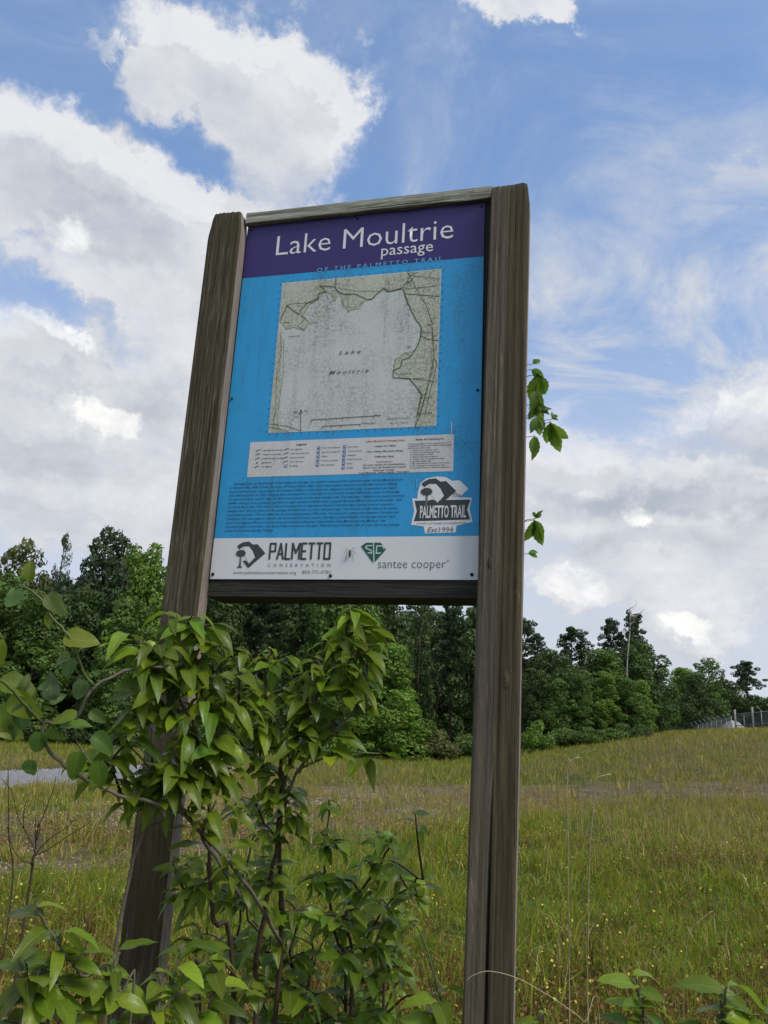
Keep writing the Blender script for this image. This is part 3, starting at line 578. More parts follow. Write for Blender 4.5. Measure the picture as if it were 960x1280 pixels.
# woven wire: real strands
def weave(P0,P1,z0a,z0b,z1a,z1b,step=.16,rad=.006):
    V=[];F=[]; L=math.hypot(P1[0]-P0[0],P1[1]-P0[1]); hh=z1a-z0a; n=int((L+hh)/step); 
    for sgn in (0,1):
        for k in range(n+1):
            s=k*step-hh; a0,a1=max(0,s),min(L,s+hh)
            if a1<=a0: continue
            za,zb=(a0-s),(a1-s)
            if sgn: a0,a1=L-a0,L-a1
            pa=(P0[0]+(P1[0]-P0[0])*a0/L,P0[1]+(P1[1]-P0[1])*a0/L,z0a+(z0b-z0a)*a0/L+za); pb=(P0[0]+(P1[0]-P0[0])*a1/L,P0[1]+(P1[1]-P0[1])*a1/L,z0a+(z0b-z0a)*a1/L+zb)
            v,f=tube_vf([pa,pb],rad,3,False); o_=len(V); V+=v; F+=[tuple(i+o_ for i in q) for q in f]
    return V,F
parts=[]
for a,b in zip(tops[:-1],tops[1:]): parts.append(weave(a,b,a[2]-2.2,b[2]-2.2,a[2]-.02,b[2]-.02,.14,.009))
V,F=join_vf(parts); tag(obj('wire_mesh',mesh('wire_mesh',V,F),M_galv,fe),kind='stuff')
# near run of the fence to the right with a gate bay
g2=empty('fence_gate'); gp=[(920,887,84),(931,894,83.5),(942,884,83),(953,888,82.5),(966,886,82),(985,884,81.4)]; x0,y0=fpt(920,84); g2.location=(x0,y0,float(gz(x0,y0))); tag(g2,'taller fence section with two pale posts at the right edge of the photo','fence'); pts_=[]
for k,(px,py,dd) in enumerate(gp):
    x,y=fpt(px,dd); z=fz_(px,py,dd)-g2.location.z; g=float(gz(x,y))-g2.location.z; pts_.append((x-x0,y-y0,fz_(px,893-(px-920)*.09,dd)-g2.location.z))
    pm=tube('post',[(x-x0,y-y0,g-.2),(x-x0,y-y0,z)],.10 if k in(0,2) else .05,M_galv if k not in (0,2) else simple('weathered_post%d'%k,(.30,.29,.26),.8,.2,nz=.4,nscale=8),g2,6)
    if k in (3,4,5): tube('barb_arm',[(x-x0,y-y0,z),(x-x0-.45,y-y0,z+.42)],.045,M_galv,pm,5)
tube('top_rail',pts_,.05,M_galv,g2,5); tube('middle_rail',[(a,b,c-1.15) for a,b,c in pts_],.035,M_galv,g2,5)
V,F=join_vf([weave(a,b,a[2]-2.3,b[2]-2.3,a[2]-.02,b[2]-.02,.15,.008) for a,b in zip(pts_[:-1],pts_[1:])]); tag(obj('wire_mesh',mesh('wire_mesh',V,F),M_galv,g2),kind='stuff')
# grey panelled wall seen through the far end of the fence
xa,ya=fpt(836.5,104.5); xb,yb=fpt(875,98); zt=fz_(838,916.5,104.5); zb_=fz_(875,916,98); w0=empty('low_wall',(xa,ya,0)); tag(w0,'low blue grey sheet wall behind the far end of the fence','wall')
mw=simple('sheet_wall',(.30,.33,.37),.6,.3,nz=.2,nscale=.8); n_=7
for k in range(n_):
    t0,t1=k/n_,(k+1)/n_-.01; ax,ay,bx,by=(xb-xa)*t0,(yb-ya)*t0,(xb-xa)*t1,(yb-ya)*t1; za=zt+(zb_-zt)*t0; zc=zt+(zb_-zt)*t1
    V=[(ax,ay,2.0),(bx,by,2.0),(bx,by+.12,2.0),(ax,ay+.12,2.0),(ax,ay,za),(bx,by,zc),(bx,by+.12,zc),(ax,ay+.12,za)]; obj('wall_panel',mesh('wall_panel',V,box_vf(0,1,0,1,0,1)[1]),mw,w0)
# pale mound
x,y=fpt(917,92); zc=fz_(917,901.5,92); g=float(gz(x,y)); R_=24/1000*92; nv=26; V=[];F=[]
for i in range(10):
    t=i/9
    for k in range(nv):
        a=2*math.pi*k/nv; q=1-t; rr_=R_*(q**.8)*(1+.12*math.sin(3*a+1)+.07*rng.normal()*q); V.append((rr_*math.cos(a),rr_*math.sin(a)*.8,(zc-g+.4)*(1-q**1.6)*(1+.03*rng.normal())-.4))
for i in range(9):
    for k in range(nv): F.append((i*nv+k,i*nv+(k+1)%nv,(i+1)*nv+(k+1)%nv,(i+1)*nv+k))
mm=simple('pale_gravel_pile',(.40,.385,.36),.9,.1,nz=.6,nscale=2.5,bump=1)
tag(obj('gravel_mound',mesh('gravel_mound',V,F,True),mm,loc=(x,y,g)),'pale mound of gravel behind the fence, left of the taller section','mound')

# ---------------------------------------------------------------- the trail sign
TL=EYE+M3@TS; sxw=M3@RS[:,0]; yaw=math.atan2(sxw[1],sxw[0])
SG=empty('trail_sign',(TL[0],TL[1],0),yaw); ZT=TL[2]       # local x along the board, y away from the reader, z up
tag(SG,'weathered wooden trail sign with purple and blue board between two posts, in the foreground','sign')
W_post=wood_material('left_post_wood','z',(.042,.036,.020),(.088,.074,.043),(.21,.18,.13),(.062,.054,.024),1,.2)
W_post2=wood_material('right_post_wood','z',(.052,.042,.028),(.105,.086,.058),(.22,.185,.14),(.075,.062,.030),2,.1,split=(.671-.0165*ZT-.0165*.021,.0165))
W_side_lit=wood_material('sunlit_post_side_wood','z',(.16,.13,.11),(.30,.25,.22),(.42,.37,.34),(.24,.19,.16),3,.6)  # right-hand post sides: sunlight painted in as paler, pinker wood than the fronts
W_top=wood_material('lit_top_rail_wood','x',(.13,.13,.09),(.40,.40,.34),(.66,.66,.59),(.34,.35,.27),4,1.0)  # weathered, chipped rail; colour also raised to paint in the light it catches
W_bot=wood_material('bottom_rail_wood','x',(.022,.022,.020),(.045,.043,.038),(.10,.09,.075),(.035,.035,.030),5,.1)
def post_mesh(name, x0,x1,y0,y1,z0,z1, groove=None, bevel_left=0, seed=0, side_mat=None, front=None, lean=0):
    """post as a stack of uneven rings; front face carries checks and a drying crack"""
    nf=22; zs=np.concatenate([np.linspace(z0,z1-.14,96),np.linspace(z1-.13,z1,16)]); V=[];F=[];ring=None;mi=[]
    b=.004
    for iz,z in enumerate(zs):
        prof=[]
        tt=(z1-z)
        lx=x0+(max(0,bevel_left*(1-tt/.085))**1.3 if bevel_left and tt<.085 else 0)
        for k in range(nf+1):
            s=k/nf; x=lx+(x1-lx)*s; y=y0
            if k==0 or k==nf: y+=b
            y+=.0016*(vn(x*260+seed*9,z*3.0)-.5)*2+.0012*(vn(x*60+seed,z*5+3)-.5)
            if groove and groove[1]<z<groove[2]:
                gx=groove[0]+.0045*(vn(z*2.5,seed)-.5)+.003*(vn(z*9,seed+5)-.5); dd=abs(x-gx)
                if dd<(x1-x0)/nf*.62: x=gx; y+=.016*min(1,(z-groove[1])/.25,(groove[2]-z)/.25)
            prof.append([x,y])
        side=[[x1+.0012*(vn(z*7,seed+2)-.5),y0+(y1-y0)*q] for q in (.12,.35,.42,.62,.9)]
        side[1][0]+=.0012*(vn(z*9,seed)-.3); side[2][0]-=.0015*vn(z*6,seed+8)
        prof+=side+[[x1-b,y1],[lx+b,y1],[lx,y1-b],[lx,y0+(y1-y0)*.5],[lx,y0+b*2]]
        wv=.0012*(vn(z*5,seed+1)-.5)
        top=max(0,1-tt/.03) if tt<.03 else 0
        for q,(x,y) in enumerate(prof):
            zz=z
            cx,cy=(x0+x1)/2,(y0+y1)/2
            if iz==len(zs)-1: zz=z-.007*vn(x*160+seed,y*160)-.006*vn(x*45,seed+3.)
            if top: x=cx+(x-cx)*(1-.05*top**2); y=cy+(y-cy)*(1-.14*top**2)
            if tt<.06 and x>x1-.012: x-= .006*(1-tt/.06)
            V.append((x+wv+lean*(z-z1),y,zz))
        n=len(prof)
    for i in range(len(zs)-1):
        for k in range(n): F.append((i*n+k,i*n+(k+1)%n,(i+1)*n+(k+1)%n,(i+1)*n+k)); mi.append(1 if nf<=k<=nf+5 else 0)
    F.append(tuple(range((len(zs)-1)*n,len(zs)*n))); mi.append(0)
    me=mesh(name,V,F); me.materials.append(front); me.materials.append(side_mat)
    for p,m_ in zip(me.polygons,mi): p.material_index=m_
    return me
PF=-.035
left=obj('post',post_mesh('post',-.093,-.004,PF,.012,-.35,ZT+.033,bevel_left=.030,seed=1,front=W_post,side_mat=W_side_lit),None,SG); tag(left,'dark left post with sloping cut top')
right=obj('post',post_mesh('post',.629,.719,PF,.012,-.35,ZT+.021,groove=(.671,.0,1.55),seed=6,lean=.0165,front=W_post2,side_mat=W_side_lit),None,SG); tag(right,'right post split by a long drying crack')
# knots on the right post and splinters on the left post
for (kx,kz,r_) in ((.640,ZT-.895,.008),(.673,ZT-1.13,.010)):
    V=[];F=[]
    for i in range(5):
        for k in range(12): a=6.283*k/12; rr_=r_*(1-i/5); V.append((kx+rr_*math.cos(a)*.8,PF-.0012*i**.6,kz+rr_*math.sin(a)*1.9))
    for i in range(4):
        for k in range(12): F.append((i*12+k,i*12+(k+1)%12,(i+1)*12+(k+1)%12,(i+1)*12+k))
    F.append(tuple(range(48,60))); obj('knot',mesh('knot',V,F),W_post,right)
V=[(-.0925,-.02,ZT-.26),(-.0935,-.012,ZT-.27),(-.096,-.018,ZT-.235),(-.0965,-.017,ZT-.16),(-.0955,-.020,ZT-.235)]
obj('splinter',mesh('splinter',V,[(0,1,2),(0,2,4),(2,3,4),(1,2,3),(0,4,3),(1,0,3)]),W_post,left)
def rail_mesh(x0,x1,y0,y1,z0,z1,amp,seed):
    n=60; V=[];F=[]
    for i in range(n+1):
        x=x0+(x1-x0)*i/n; w_=lambda s:amp*(vn(x*14,seed+s)-.5)+amp*.6*(vn(x*70,seed+s+5)-.5)
        V+=[(x,y0+.0015+w_(1)*.4,z0+w_(2)),(x,y0+w_(3)*.4,z0+.002),(x,y0+w_(3)*.5,(z0+z1)/2),(x,y0+w_(3)*.4,z1-.003),(x,y0+.003,z1+w_(4)),(x,y1,z1),(x,y1,z0+w_(6))]
    for i in range(n):
        for k in range(7): F.append((i*7+k,(i+1)*7+k,(i+1)*7+(k+1)%7,i*7+(k+1)%7))
    F.append(tuple(range(6,-1,-1))); F.append(tuple(range(n*7,n*7+7))); return mesh('rail',V,F)
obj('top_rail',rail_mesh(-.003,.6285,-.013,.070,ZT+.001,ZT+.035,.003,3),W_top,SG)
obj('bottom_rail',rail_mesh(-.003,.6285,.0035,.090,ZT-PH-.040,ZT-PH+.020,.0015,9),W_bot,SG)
box('backing_board',(-.0035,.6285,.0042,.016,ZT-PH+.021,ZT-.001),simple('backing',(.03,.028,.026),.8,.2),SG)
# the printed board; origin at its top left corner, print laid down in millimetres
cBLUE=(.028,.325,.66); cPUR=(.042,.027,.140)
P_blue=print_material('blue_print',cBLUE,.60,.40,(.045,.13,.17),.48,.75,.5,.18)
P_pur=print_material('purple_print',cPUR,.12,.34,(.12,.11,.15),.5,.8)
P_white=print_material('white_print',(.66,.67,.69),.10,.40,(.35,.35,.33),.5,.8)
P_map=print_material('map_paper',(.55,.585,.57),.6,.6,(.17,.165,.115),.42,.66,.45,.25)
P_land=print_material('map_land',(.50,.52,.43),.8,.6,(.15,.15,.09),.38,.62,.4,.3)
P_leg=print_material('legend_paper',(.60,.60,.60),.45,.55,(.26,.25,.21),.48,.7,.3)
P_tx=simple('white_lettering',(.72,.72,.74),.45,.3); P_txb=simple('pale_blue_lettering',(.13,.45,.75),.45,.3)
P_dk=simple('dark_lettering',(.035,.045,.05),.5,.3); P_navy=simple('navy_lettering',(.012,.03,.10),.5,.3); P_red=simple('red_lettering',(.42,.05,.05),.5,.3)
P_gry=simple('grey_lettering',(.10,.11,.115),.5,.3); P_slate=simple('slate_print',(.045,.060,.062),.5,.3); P_grn=simple('green_print',(.012,.11,.075),.5,.3)
P_line=simple('map_line',(.06,.055,.045),.6,.2); P_icon=simple('icon_blue',(.10,.15,.36),.5,.3); P_lgrn=simple('map_green_line',(.13,.22,.05),.6,.2)
bd=obj('board',None,None,SG)
V,F=box_vf(0,PW,0,.0034,-PH,0); bme=mesh('board',V,F,mat=P_blue); bpy.data.objects.remove(bd); bd=obj('board',bme,None,SG,loc=(0,0,ZT))
VS=PH/.914
def bpt(u,v,l=1): return (u/1000, -.00035*l, -v*VS/1000)
def sheet(name,u0,v0,u1,v1,mat,l=1): return poly(name,[(u0,v0),(u1,v0),(u1,v1),(u0,v1)],mat,l)
def poly(name,pts,mat,l=1,th=.0003,parent=None):
    from mathutils.geometry import tessellate_polygon
    n=len(pts); V=[bpt(u,v,l) for u,v in pts]; tri=tessellate_polygon([[Vector((u,-v,0)) for u,v in pts]])
    F=[]
    for a,b,c in tri:
        (x1_,y1_),(x2_,y2_),(x3_,y3_)=pts[a],pts[b],pts[c]
        F.append((a,b,c) if (x2_-x1_)*-(y3_-y1_)-(x3_-x1_)*-(y2_-y1_)>0 else (a,c,b))
    V+=[(x,y+th,z) for x,y,z in V]
    for i in range(n): F.append((i,(i+1)%n,n+(i+1)%n,n+i))
    return obj(name,mesh(name,V,F),mat,parent or bd)
def text_mesh(s, bold=0., shear=0., spacing=1., lines=1., res=2):
    c=bpy.data.curves.new('t','FONT'); c.body=s; c.size=1; c.offset=bold; c.shear=shear; c.space_character=spacing; c.resolution_u=res; c.space_line=lines
    o=bpy.data.objects.new('t',c); C.objects.link(o); bpy.context.view_layer.update(); dg=bpy.context.evaluated_depsgraph_get()
    me=bpy.data.meshes.new_from_object(o.evaluated_get(dg)); bpy.data.objects.remove(o); bpy.data.curves.remove(c)
    co=np.zeros(len(me.vertices)*3,np.float32); me.vertices.foreach_get('co',co); return me,co.reshape(-1,3)
def text(name,s,u,v,width,mat,l=3,bold=0.,shear=0.,spacing=1.,hs=1.,align='L',capm=None,slope=0.,parent=None):
    """one line of print: u,v = start of the baseline, width in mm; capm = height of the capitals in mm"""
    me,co=text_mesh(s,bold,shear,spacing); x0,x1=co[:,0].min(),co[:,0].max(); k=width/(x1-x0); ky=k*hs if capm is None else capm/.70
    X=(co[:,0]-x0)*k; U=u+X-(width if align=='R' else width/2 if align=='C' else 0); Vv=v-co[:,1]*ky+slope*X
    new=np.stack([U/1000,np.full(len(U),-.00035*l),-Vv*VS/1000],1)
    me.vertices.foreach_set('co',new.astype(np.float32).ravel()); me.update(); me.name=name; me.materials.clear()
    return obj(name,me,mat,parent or bd)
def line(name,pts,wd,mat,l=2,closed=False,parent=None,make=True):
    V=[];F=[];P=[np.array(p,float) for p in pts]
    if closed: P.append(P[0])
    for a,b in zip(P[:-1],P[1:]):
        d=b-a; L=np.linalg.norm(d)
        if L<1e-6: continue
        d/=L; n=np.array((-d[1],d[0]))*wd/2; a2=a-d*wd*.3; b2=b+d*wd*.3; o=len(V); V+=[bpt(*(a2+n),l),bpt(*(b2+n),l),bpt(*(b2-n),l),bpt(*(a2-n),l)]; F.append((o,o+1,o+2,o+3)); l+=.0004
    if not make: return V,F
    return obj(name,mesh(name,V,F),mat,parent or bd)
sheet('header_band',0,0,610,148,P_pur,1); sheet('footer_band',0,820,610,914,P_white,1)
text('title_lettering','Lake Moultrie',84,92,452,P_tx,3,-.007,capm=57)
text('title_lettering','passage',360,122,128,P_tx,3,0.,hs=1.0)
text('subtitle_lettering','OF THE PALMETTO TRAIL',198,150.5,314,P_txb,3,.0,spacing=1.5,capm=11.5)
# map sheet
mp=sheet('map_sheet',109,172,510,568,P_map,1.2)
def mpoly(n,p,m,l): return poly(n,p,m,l,parent=mp)
def wob(p,a,n,seed):
    out=[];r_=np.random.default_rng(seed)
    for (x1_,y1_),(x2_,y2_) in zip(p[:-1],p[1:]):
        for i in range(n): t=i/n; out.append((x1_+(x2_-x1_)*t+r_.normal()*a,y1_+(y2_-y1_)*t+r_.normal()*a))
    return out+[p[-1]]
shore=[(110,276),(130,300),(150,296),(178,308),(190,285),(170,268),(185,240),(208,226),(222,206),(238,214),(250,232),(262,212),(268,237),(274,255),(289,263),(312,259),(328,240),(344,238),(358,222),(371,212),(385,222),(416,218),(424,228),(440,272),(450,295),(466,321),(466,353),(454,381),(431,384),(409,400),(405,425),(421,445),(443,452),(462,473),(474,492),(468,520),(462,566)]
mpoly('land_print',wob(shore,.8,3,1)+[(508,566),(508,174),(111,174)],P_land,2)
mpoly('land_print',[(111,302),(128,330),(124,400),(132,470),(122,540),(150,566),(111,566)],P_land,2)
def lines(name,LL,mat,l=3):
    V=[];F=[]
    for i,(p,wd) in enumerate(LL):
        v,f=line('',p,wd,mat,l+i*.003,make=False); o=len(V); V+=v; F+=[tuple(q+o for q in g) for g in f]
    o_=obj(name,mesh(name,V,F),mat,mp); o_['kind']='stuff'; return o_
trail1=[(114,276),(126,236),(142,250),(160,263),(166,249),(182,232),(208,222),(208,211),(224,205),(208,188),(248,197),(256,210),(271,218),(295,219),(310,225),(328,237),(344,238),(358,222),(371,210),(381,221),(416,216),(423,205),(439,196)]
trail2=[(419,220),(429,246),(440,272),(450,295),(467,321),(466,353),(454,381),(443,397),(425,401),(421,422),(406,426),(406,445),(443,450),(462,473),(476,492),(465,543)]
lines('trail_print',[(wob(trail1,.7,3,2),1.8),(wob(trail2,.7,3,3),1.8)],P_line,3.4)
lines('road_print',[(wob(p,.5,2,4+i),wd) for i,(p,wd) in enumerate([
 ([(428,172),(451,218),(476,262),(492,311),(501,399),(492,446),(477,516),(462,571)],1.2),([(501,404),(507,414),(483,544)],1.2),([(495,404),(500,420),(472,545)],1.0),
 ([(224,205),(233,229)],1.2),([(253,233),(238,235)],1.0),([(424,230),(508,245)],1.5),([(423,218),(497,217),(509,212)],1.1),([(466,343),(484,354),(509,359)],1.6),([(163,264),(176,276),(160,295),(178,306)],1.1),
 ([(248,176),(250,197)],1.6),([(126,236),(160,232),(190,234),(208,226)],1.0),([(256,200),(300,212),(360,218),(420,214)],.7),([(430,180),(509,200)],.8),([(423,205),(432,190),(440,180),(455,176)],1.0),([(428,210),(436,195),(446,186)],1.2),
 ([(443,450),(480,456),(509,462)],1.1),([(112,545),(150,552),(190,566)],1.2),([(112,552),(140,560),(160,567)],1.0),([(118,300),(122,360),(117,430),(121,500),(119,566)],.7),([(127,330),(133,420),(128,520),(133,566)],.6)])],P_line,3)
lines('shore_print',[(wob(shore,.8,3,1),.8),([(268,237),(276,250),(290,257),(311,253),(324,240)],1.0),([(405,419),(409,400),(431,384),(445,390)],1.0)],P_lgrn,2.6)
hat=[]
for i in range(150):
    a,b=rng.random()*395+111,rng.random()*395+174
    if b<300 and (b<215 or a<170) or a>470 or (a<132 and b>300): L=4+rng.random()*10; th=rng.random()*3.1; hat.append(([(a,b),(a+L*math.cos(th)*.7,b+L*math.sin(th)*.5)],.5))
hat=[h for h in hat if all(112<q[0]<507 and 175<q[1]<565 for q in h[0])]
lines('contour_print',hat,P_lgrn,2.8)
lines('scale_bar',[([(214,540),(364,537)],1.5),([(214,540),(214,547)],1.2),([(252,539),(252,546)],1),([(290,538.5),(290,545)],1),([(364,537),(364,544)],1.2),([(242,557),(333,556)],1.5),([(242,557),(242,563)],1.2),([(265,557),(265,562)],1),([(288,557),(288,562)],1),([(333,556),(333,562)],1.2),([(190,566),(186,515)],1.2),([(183,525),(186,513),(191,523)],1.4)],P_dk,3.6)
for tx,u,v,wd,cp in (('Lake',270,377,54,8.5),('Moultrie',249,427,97,8.5)): 
    text('lake_name',tx,u,v,wd,P_gry,4,.012,.32,spacing=1.5,capm=cp,parent=mp)
for tx,u,v,wd,cp in (('Miles',366,538,16,3.6),('Kilometers',337,556,34,3.6),('MN',170,520,10,3.6),('TN',194,519,10,3.6),('17.5',170,532,11,3.4),('MAGNETIC NORTH',398,547,52,2.4),('May 1994 1:100,000',404,558,42,2.4),('Cross',122,284,16,3.5),('Canal',276,221,16,3.4),('Bonneau',470,336,22,3.2),('PINOPOLIS',452,452,26,3),('Rec Area',424,438,26,3),('45',283,268,6,4),('52',482,318,8,4),('MONCKS CORNER',466,538,34,3.2),('52',436,372,8,5),('Diversion Canal',138,322,30,3),('Landing',190,290,22,3),('Bird Sanctuary',470,500,30,3)):
    text('map_caption',tx,u,v,wd,P_line,4,.012,capm=cp,parent=mp)
ticks=[]
for k in range(21):
    u=112+k*19.8; ticks+=[([(u,166.5),(u,169)],1.4),([(u,571),(u,573.5)],1.4)]; v=176+k*19.4; ticks+=[([(103.5,v),(106,v)],1.4),([(513,v),(515.5,v)],1.4)]
lines('border_ticks',ticks,P_navy,2.2)
# legend
lg=sheet('legend_box',66,589,551,675,P_leg,1.2)
def lt(tx,u,v,wd,mat=P_dk,cp=2.6,al='L',bo=.015,sh=0): text('legend_line',tx,u,v,wd,mat,3,bo,sh,capm=cp,align=al,parent=lg)
lt('Legend',182,601,24,P_dk,4.2,bo=.025)
def lrows(u,rows,dv=10.,v0=612,iw=9,icon='line'):
    for i,(tx,wd) in enumerate(rows):
        v=v0+i*dv; lt(tx,u,v,wd,P_dk,2.7)
        if icon=='line' and 'Mile' not in tx and 'Parking' not in tx: line('legend_mark',[(u-17,v+.5),(u-13,v-2.5),(u-6,v-3.5)],1.5,P_dk,3,parent=lg)
        elif 'Mile' in tx: poly('legend_mark',[(u-13,v-3),(u-10,v-3),(u-10,v),(u-13,v)],P_dk,3,parent=lg)
        else: 
            poly('legend_icon',[(u-13,v-5.2),(u-6,v-5.2),(u-6,v+1.6),(u-13,v+1.6)],P_icon,3,parent=lg); poly('legend_mark',[(u-11,v-3.6),(u-8,v-3.6),(u-8.6,v),(u-10.6,v)],P_tx,3.9,parent=lg)
lrows(100,[('Lake Moultrie Passage',50),('Swamp Fox Passage',46),('Eutaw Springs Passage',52),('Mile Marker',25),('US Highway',27)])
lrows(170,[('SC Highway',28),('State Secondary Rd',44),('Improved Road',34),('Dirt / Off Trail',31),('Parking',20)])
for i,(tx,wd) in enumerate([('Hwy 52 Trailhead',42),('Elevation Gauge 52',43),('Office',14),('Primitive Campsite',40),('Full Camping',32)]): 
    v=611+i*10.3; lt(tx,246,v,wd); poly('legend_icon',[(234,v-5.5),(241,v-5.5),(241,v+1.6),(234,v+1.6)],P_icon,3,parent=lg); line('legend_mark',[(236,v-4),(239,v-.5)],1.5,P_tx,3.9,parent=lg)
for i,(tx,wd) in enumerate([('Boat Ramp',24),('Train Junction',33),('Supplies',20),('Picnic Ground',34),('Food',12),('Bridge',15)]): 
    v=611+i*10.; lt(tx,308,v,wd); poly('legend_icon',[(296,v-5.5),(303,v-5.5),(303,v+1.6),(296,v+1.6)],P_icon,3,parent=lg); line('legend_mark',[(298,v-2),(301,v-2)],1.7,P_tx,3.9,parent=lg)
for tx,v,wd,m_,cp in (('Lake Moultrie Passage Data',600,90,P_red,3.6),('Length: 26.7 Miles',612,50,P_dk,3.3),('Use: Hiking, Mountain Biking',624.5,84,P_dk,3.3),('Difficulty: Easy',637,45,P_dk,3.3),('Restrictions:',649,36,P_red,3.1),('No motor vehicles, No Horseback/Carts',656,98,P_dk,3.1),("Don't cross the Rediversion Canal",662.5,98,P_dk,3.1),('Railroad Trestle',669,48,P_dk,3.1)): lt(tx,395,v,wd,m_,cp,'C',.02)
lt('Trail Marking: Yellow blazes, Trail Signs',395,674.0,116,P_dk,2.9,'C',.02)
lt('Rules & Precautions',497,600,64,P_dk,3.5,'C',.025)
for i,(tx,wd) in enumerate([('Protect yourself from ticks and pests by use of',96),('repellent. Be certain that you have adequate time',98),('before sunset or plan to camp.',52)]): lt(tx,448,609.5+i*5,wd,P_dk,2.5)
for i,(tx,wd) in enumerate([('1  Pack it in / pack it out',60),('2  Do not bring pets onto trail',66),('3  Leave what you find',52),('4  Respect private property',62),('5  Camp only at designated sites',78),('6  No fires except rings',48),('7  Be considerate of other trail users',88),('8  No trapping or hunting near trail',78),('9  It is unlawful to litter or disturb the vegetation',88)]): lt(tx,454,625+i*5.1,wd,P_dk,2.5)
# description
para=['    Emerging from the dark beauty of the Swamp Fox Passage, the traveler is greeted with panoramic views of Lake Moultrie from','an elevated dike. After 4 miles, the town of Pineland Beach offers snacks and supplies. Beyond town the dike returns, offering','bicycle trail and great opportunities for viewing wildlife as varied as herons, alligators and feral hogs. A campsite is provided','here. Beyond camp, the dike continues (but interrupted by a 5 mile detour to cross the Santee Rediversion canal via the bridge','on state secondary road 35. Near the dike boasts islands and the views change, with "Carolina Bays," visible to the south, noted for',
'wildlife resting in your presence, especially at night. Another trailside camp is passed. Between March 2nd and November 15th,','the Sandy Beach Spur Trail offers 6 miles of exciting trail through the wetlands of Crooked Bay a special reserve campsite is','available then. Twenty miles into the passage, the dike ends at a short railroad bridge. The trail now briefly follows the Santee','Canal. Built between 1793 and 1800, this 22 mile canal bypassed 17.85 acres. The pool was a trade route between Columbia and','Charleston. The next segment takes to the forest and features a number of bridges and boardwalks. The passage follows Viper',
'Road to SC Highway 45 and turns west towards the Santee Diversion canal between Lake Marion and Lake Moultrie. The','Diversion canal enclosed by it side down Fuddy Lane next to the giant "Wood Grove Structure" pile of roots, this is the starting','point of the Eutaw Springs Passage.']
for i,tx in enumerate(para):
    wd=[402,402,400,408,420,414,398,405,408,402,378,410,118][i]; text('description_line',tx.strip(),(36 if i==0 else 26),692.5+i*9.3,wd if i==0 else wd,P_navy,3,.004,.22,capm=4.4)
# palmetto trail badge
bg_=poly('trail_badge',[(462,734),(474,736),(474,722),(480,700),(492,690),(516,686),(536,688),(550,697),(566,696),(586,716),(566,735),(582,735),(594,736),(589,760),(596,789),(574,795),(562,797),(560,812),(494,814),(490,798),(462,794),(468,764)],P_tx,1.5)
def bp_(n,p,m=P_slate,l=3): return poly(n,p,m,l,parent=bg_)
bp_('ribbon',[(468,740),(591,740),(584,762),(591,784),(468,786),(474,764)],P_slate,2.5)
text('badge_lettering','PALMETTO TRAIL',481,779,101,P_tx,4,.018,capm=27,parent=bg_); text('badge_lettering','A PROJECT OF PALMETTO CONSERVATION',474,793,108,P_gry,4,.01,capm=2.8,parent=bg_)
text('badge_lettering','Est.',498,811,24,P_gry,4,.0,.35,capm=11,parent=bg_); text('badge_lettering','1994',525,811,30,P_gry,4,-.006,capm=11,parent=bg_); text('badge_lettering','The',552,734,17,P_gry,4,.0,.35,capm=10,parent=bg_)
def carolina(pf,ox,oy,s,mat,parent,dark,light):
    """state outline as a heart-like slanted block with a palmetto tree on its left"""
    q=lambda P:[(ox+x*s,oy+y*s) for x,y in P]
    A=lambda n,P,m,l:poly(n,q(P),m,l,parent=parent)
    A('state_emblem',[(4,14),(10,8),(22,2),(40,0),(46,5),(52,9),(66,8),(92,34),(60,62),(50,72),(44,76),(26,56),(34,54),(46,64),(56,54),(60,44),(52,28),(40,16),(24,14),(12,22)],dark,3)
    A('state_emblem',[(25,15),(41,15),(53,28),(62,46),(46,63),(33,46)],light,3.2)
    fr=[]
    for k in range(22):
        a=math.pi*2*k/22; r_=(13.5 if k%2 else 10.8); fr.append((18+r_*1.22*math.cos(a),34+r_*.82*math.sin(a)))
    A('palm_emblem',fr,dark,3.8)
    A('palm_emblem',[(16.5,44),(21,44),(21.5,70),(27,75),(9,75),(15.5,70)],dark,3.5)
    for k in range(4): A('palm_emblem',[(16.6,48+k*5.5),(20.6,50+k*5.5),(20.6,51+k*5.5),(16.6,49+k*5.5)],light,4.4)
carolina(None,478,690,.98*.80+.1,None,bg_,P_slate,P_tx)
# footer
ft=[o for o in bd.children if o.name.startswith('footer_band')][0]
def ftx(n,tx,*a,**k): return text(n,tx,*a,parent=ft,**k)
carolina(None,56,828,.80,None,ft,P_slate,P_white)
# tall narrow capitals drawn as strokes
def stroke(ch,x,y,w_,h,t_):
    L={'P':[[(0,h),(0,0),(w_,0),(w_,h*.5),(0,h*.5)]],'A':[[(0,h),(w_*.5,0),(w_,h)],[(w_*.2,h*.68),(w_*.8,h*.68)]],'L':[[(0,0),(0,h),(w_,h)]],'M':[[(0,h),(0,0),(w_*.5,h*.62),(w_,0),(w_,h)]],'E':[[(w_,0),(0,0),(0,h),(w_,h)],[(0,h*.5),(w_*.85,h*.5)]],'T':[[(0,0),(w_,0)],[(w_*.5,0),(w_*.5,h)]],'O':[[(0,0),(w_,0),(w_,h),(0,h),(0,0)]]}[ch]
    V=[];F=[]
    for i,p in enumerate(L):
        v,f=line('',[(x+a,y+b) for a,b in p],t_,None,3+i*.01,make=False); o=len(V); V+=v;F+=[tuple(q+o for q in g) for g in f]
    return V,F
x=140.5
for ch in 'PALMETTO':
    w_={'M':16.5,'A':14,'L':10,'T':13,'P':12.5,'E':10.5,'O':12.5}[ch]; V,F=stroke(ch,x,833.5,w_,35,4.6); obj('name_lettering',mesh('name_lettering',V,F),P_slate,ft); x+=w_+5.6
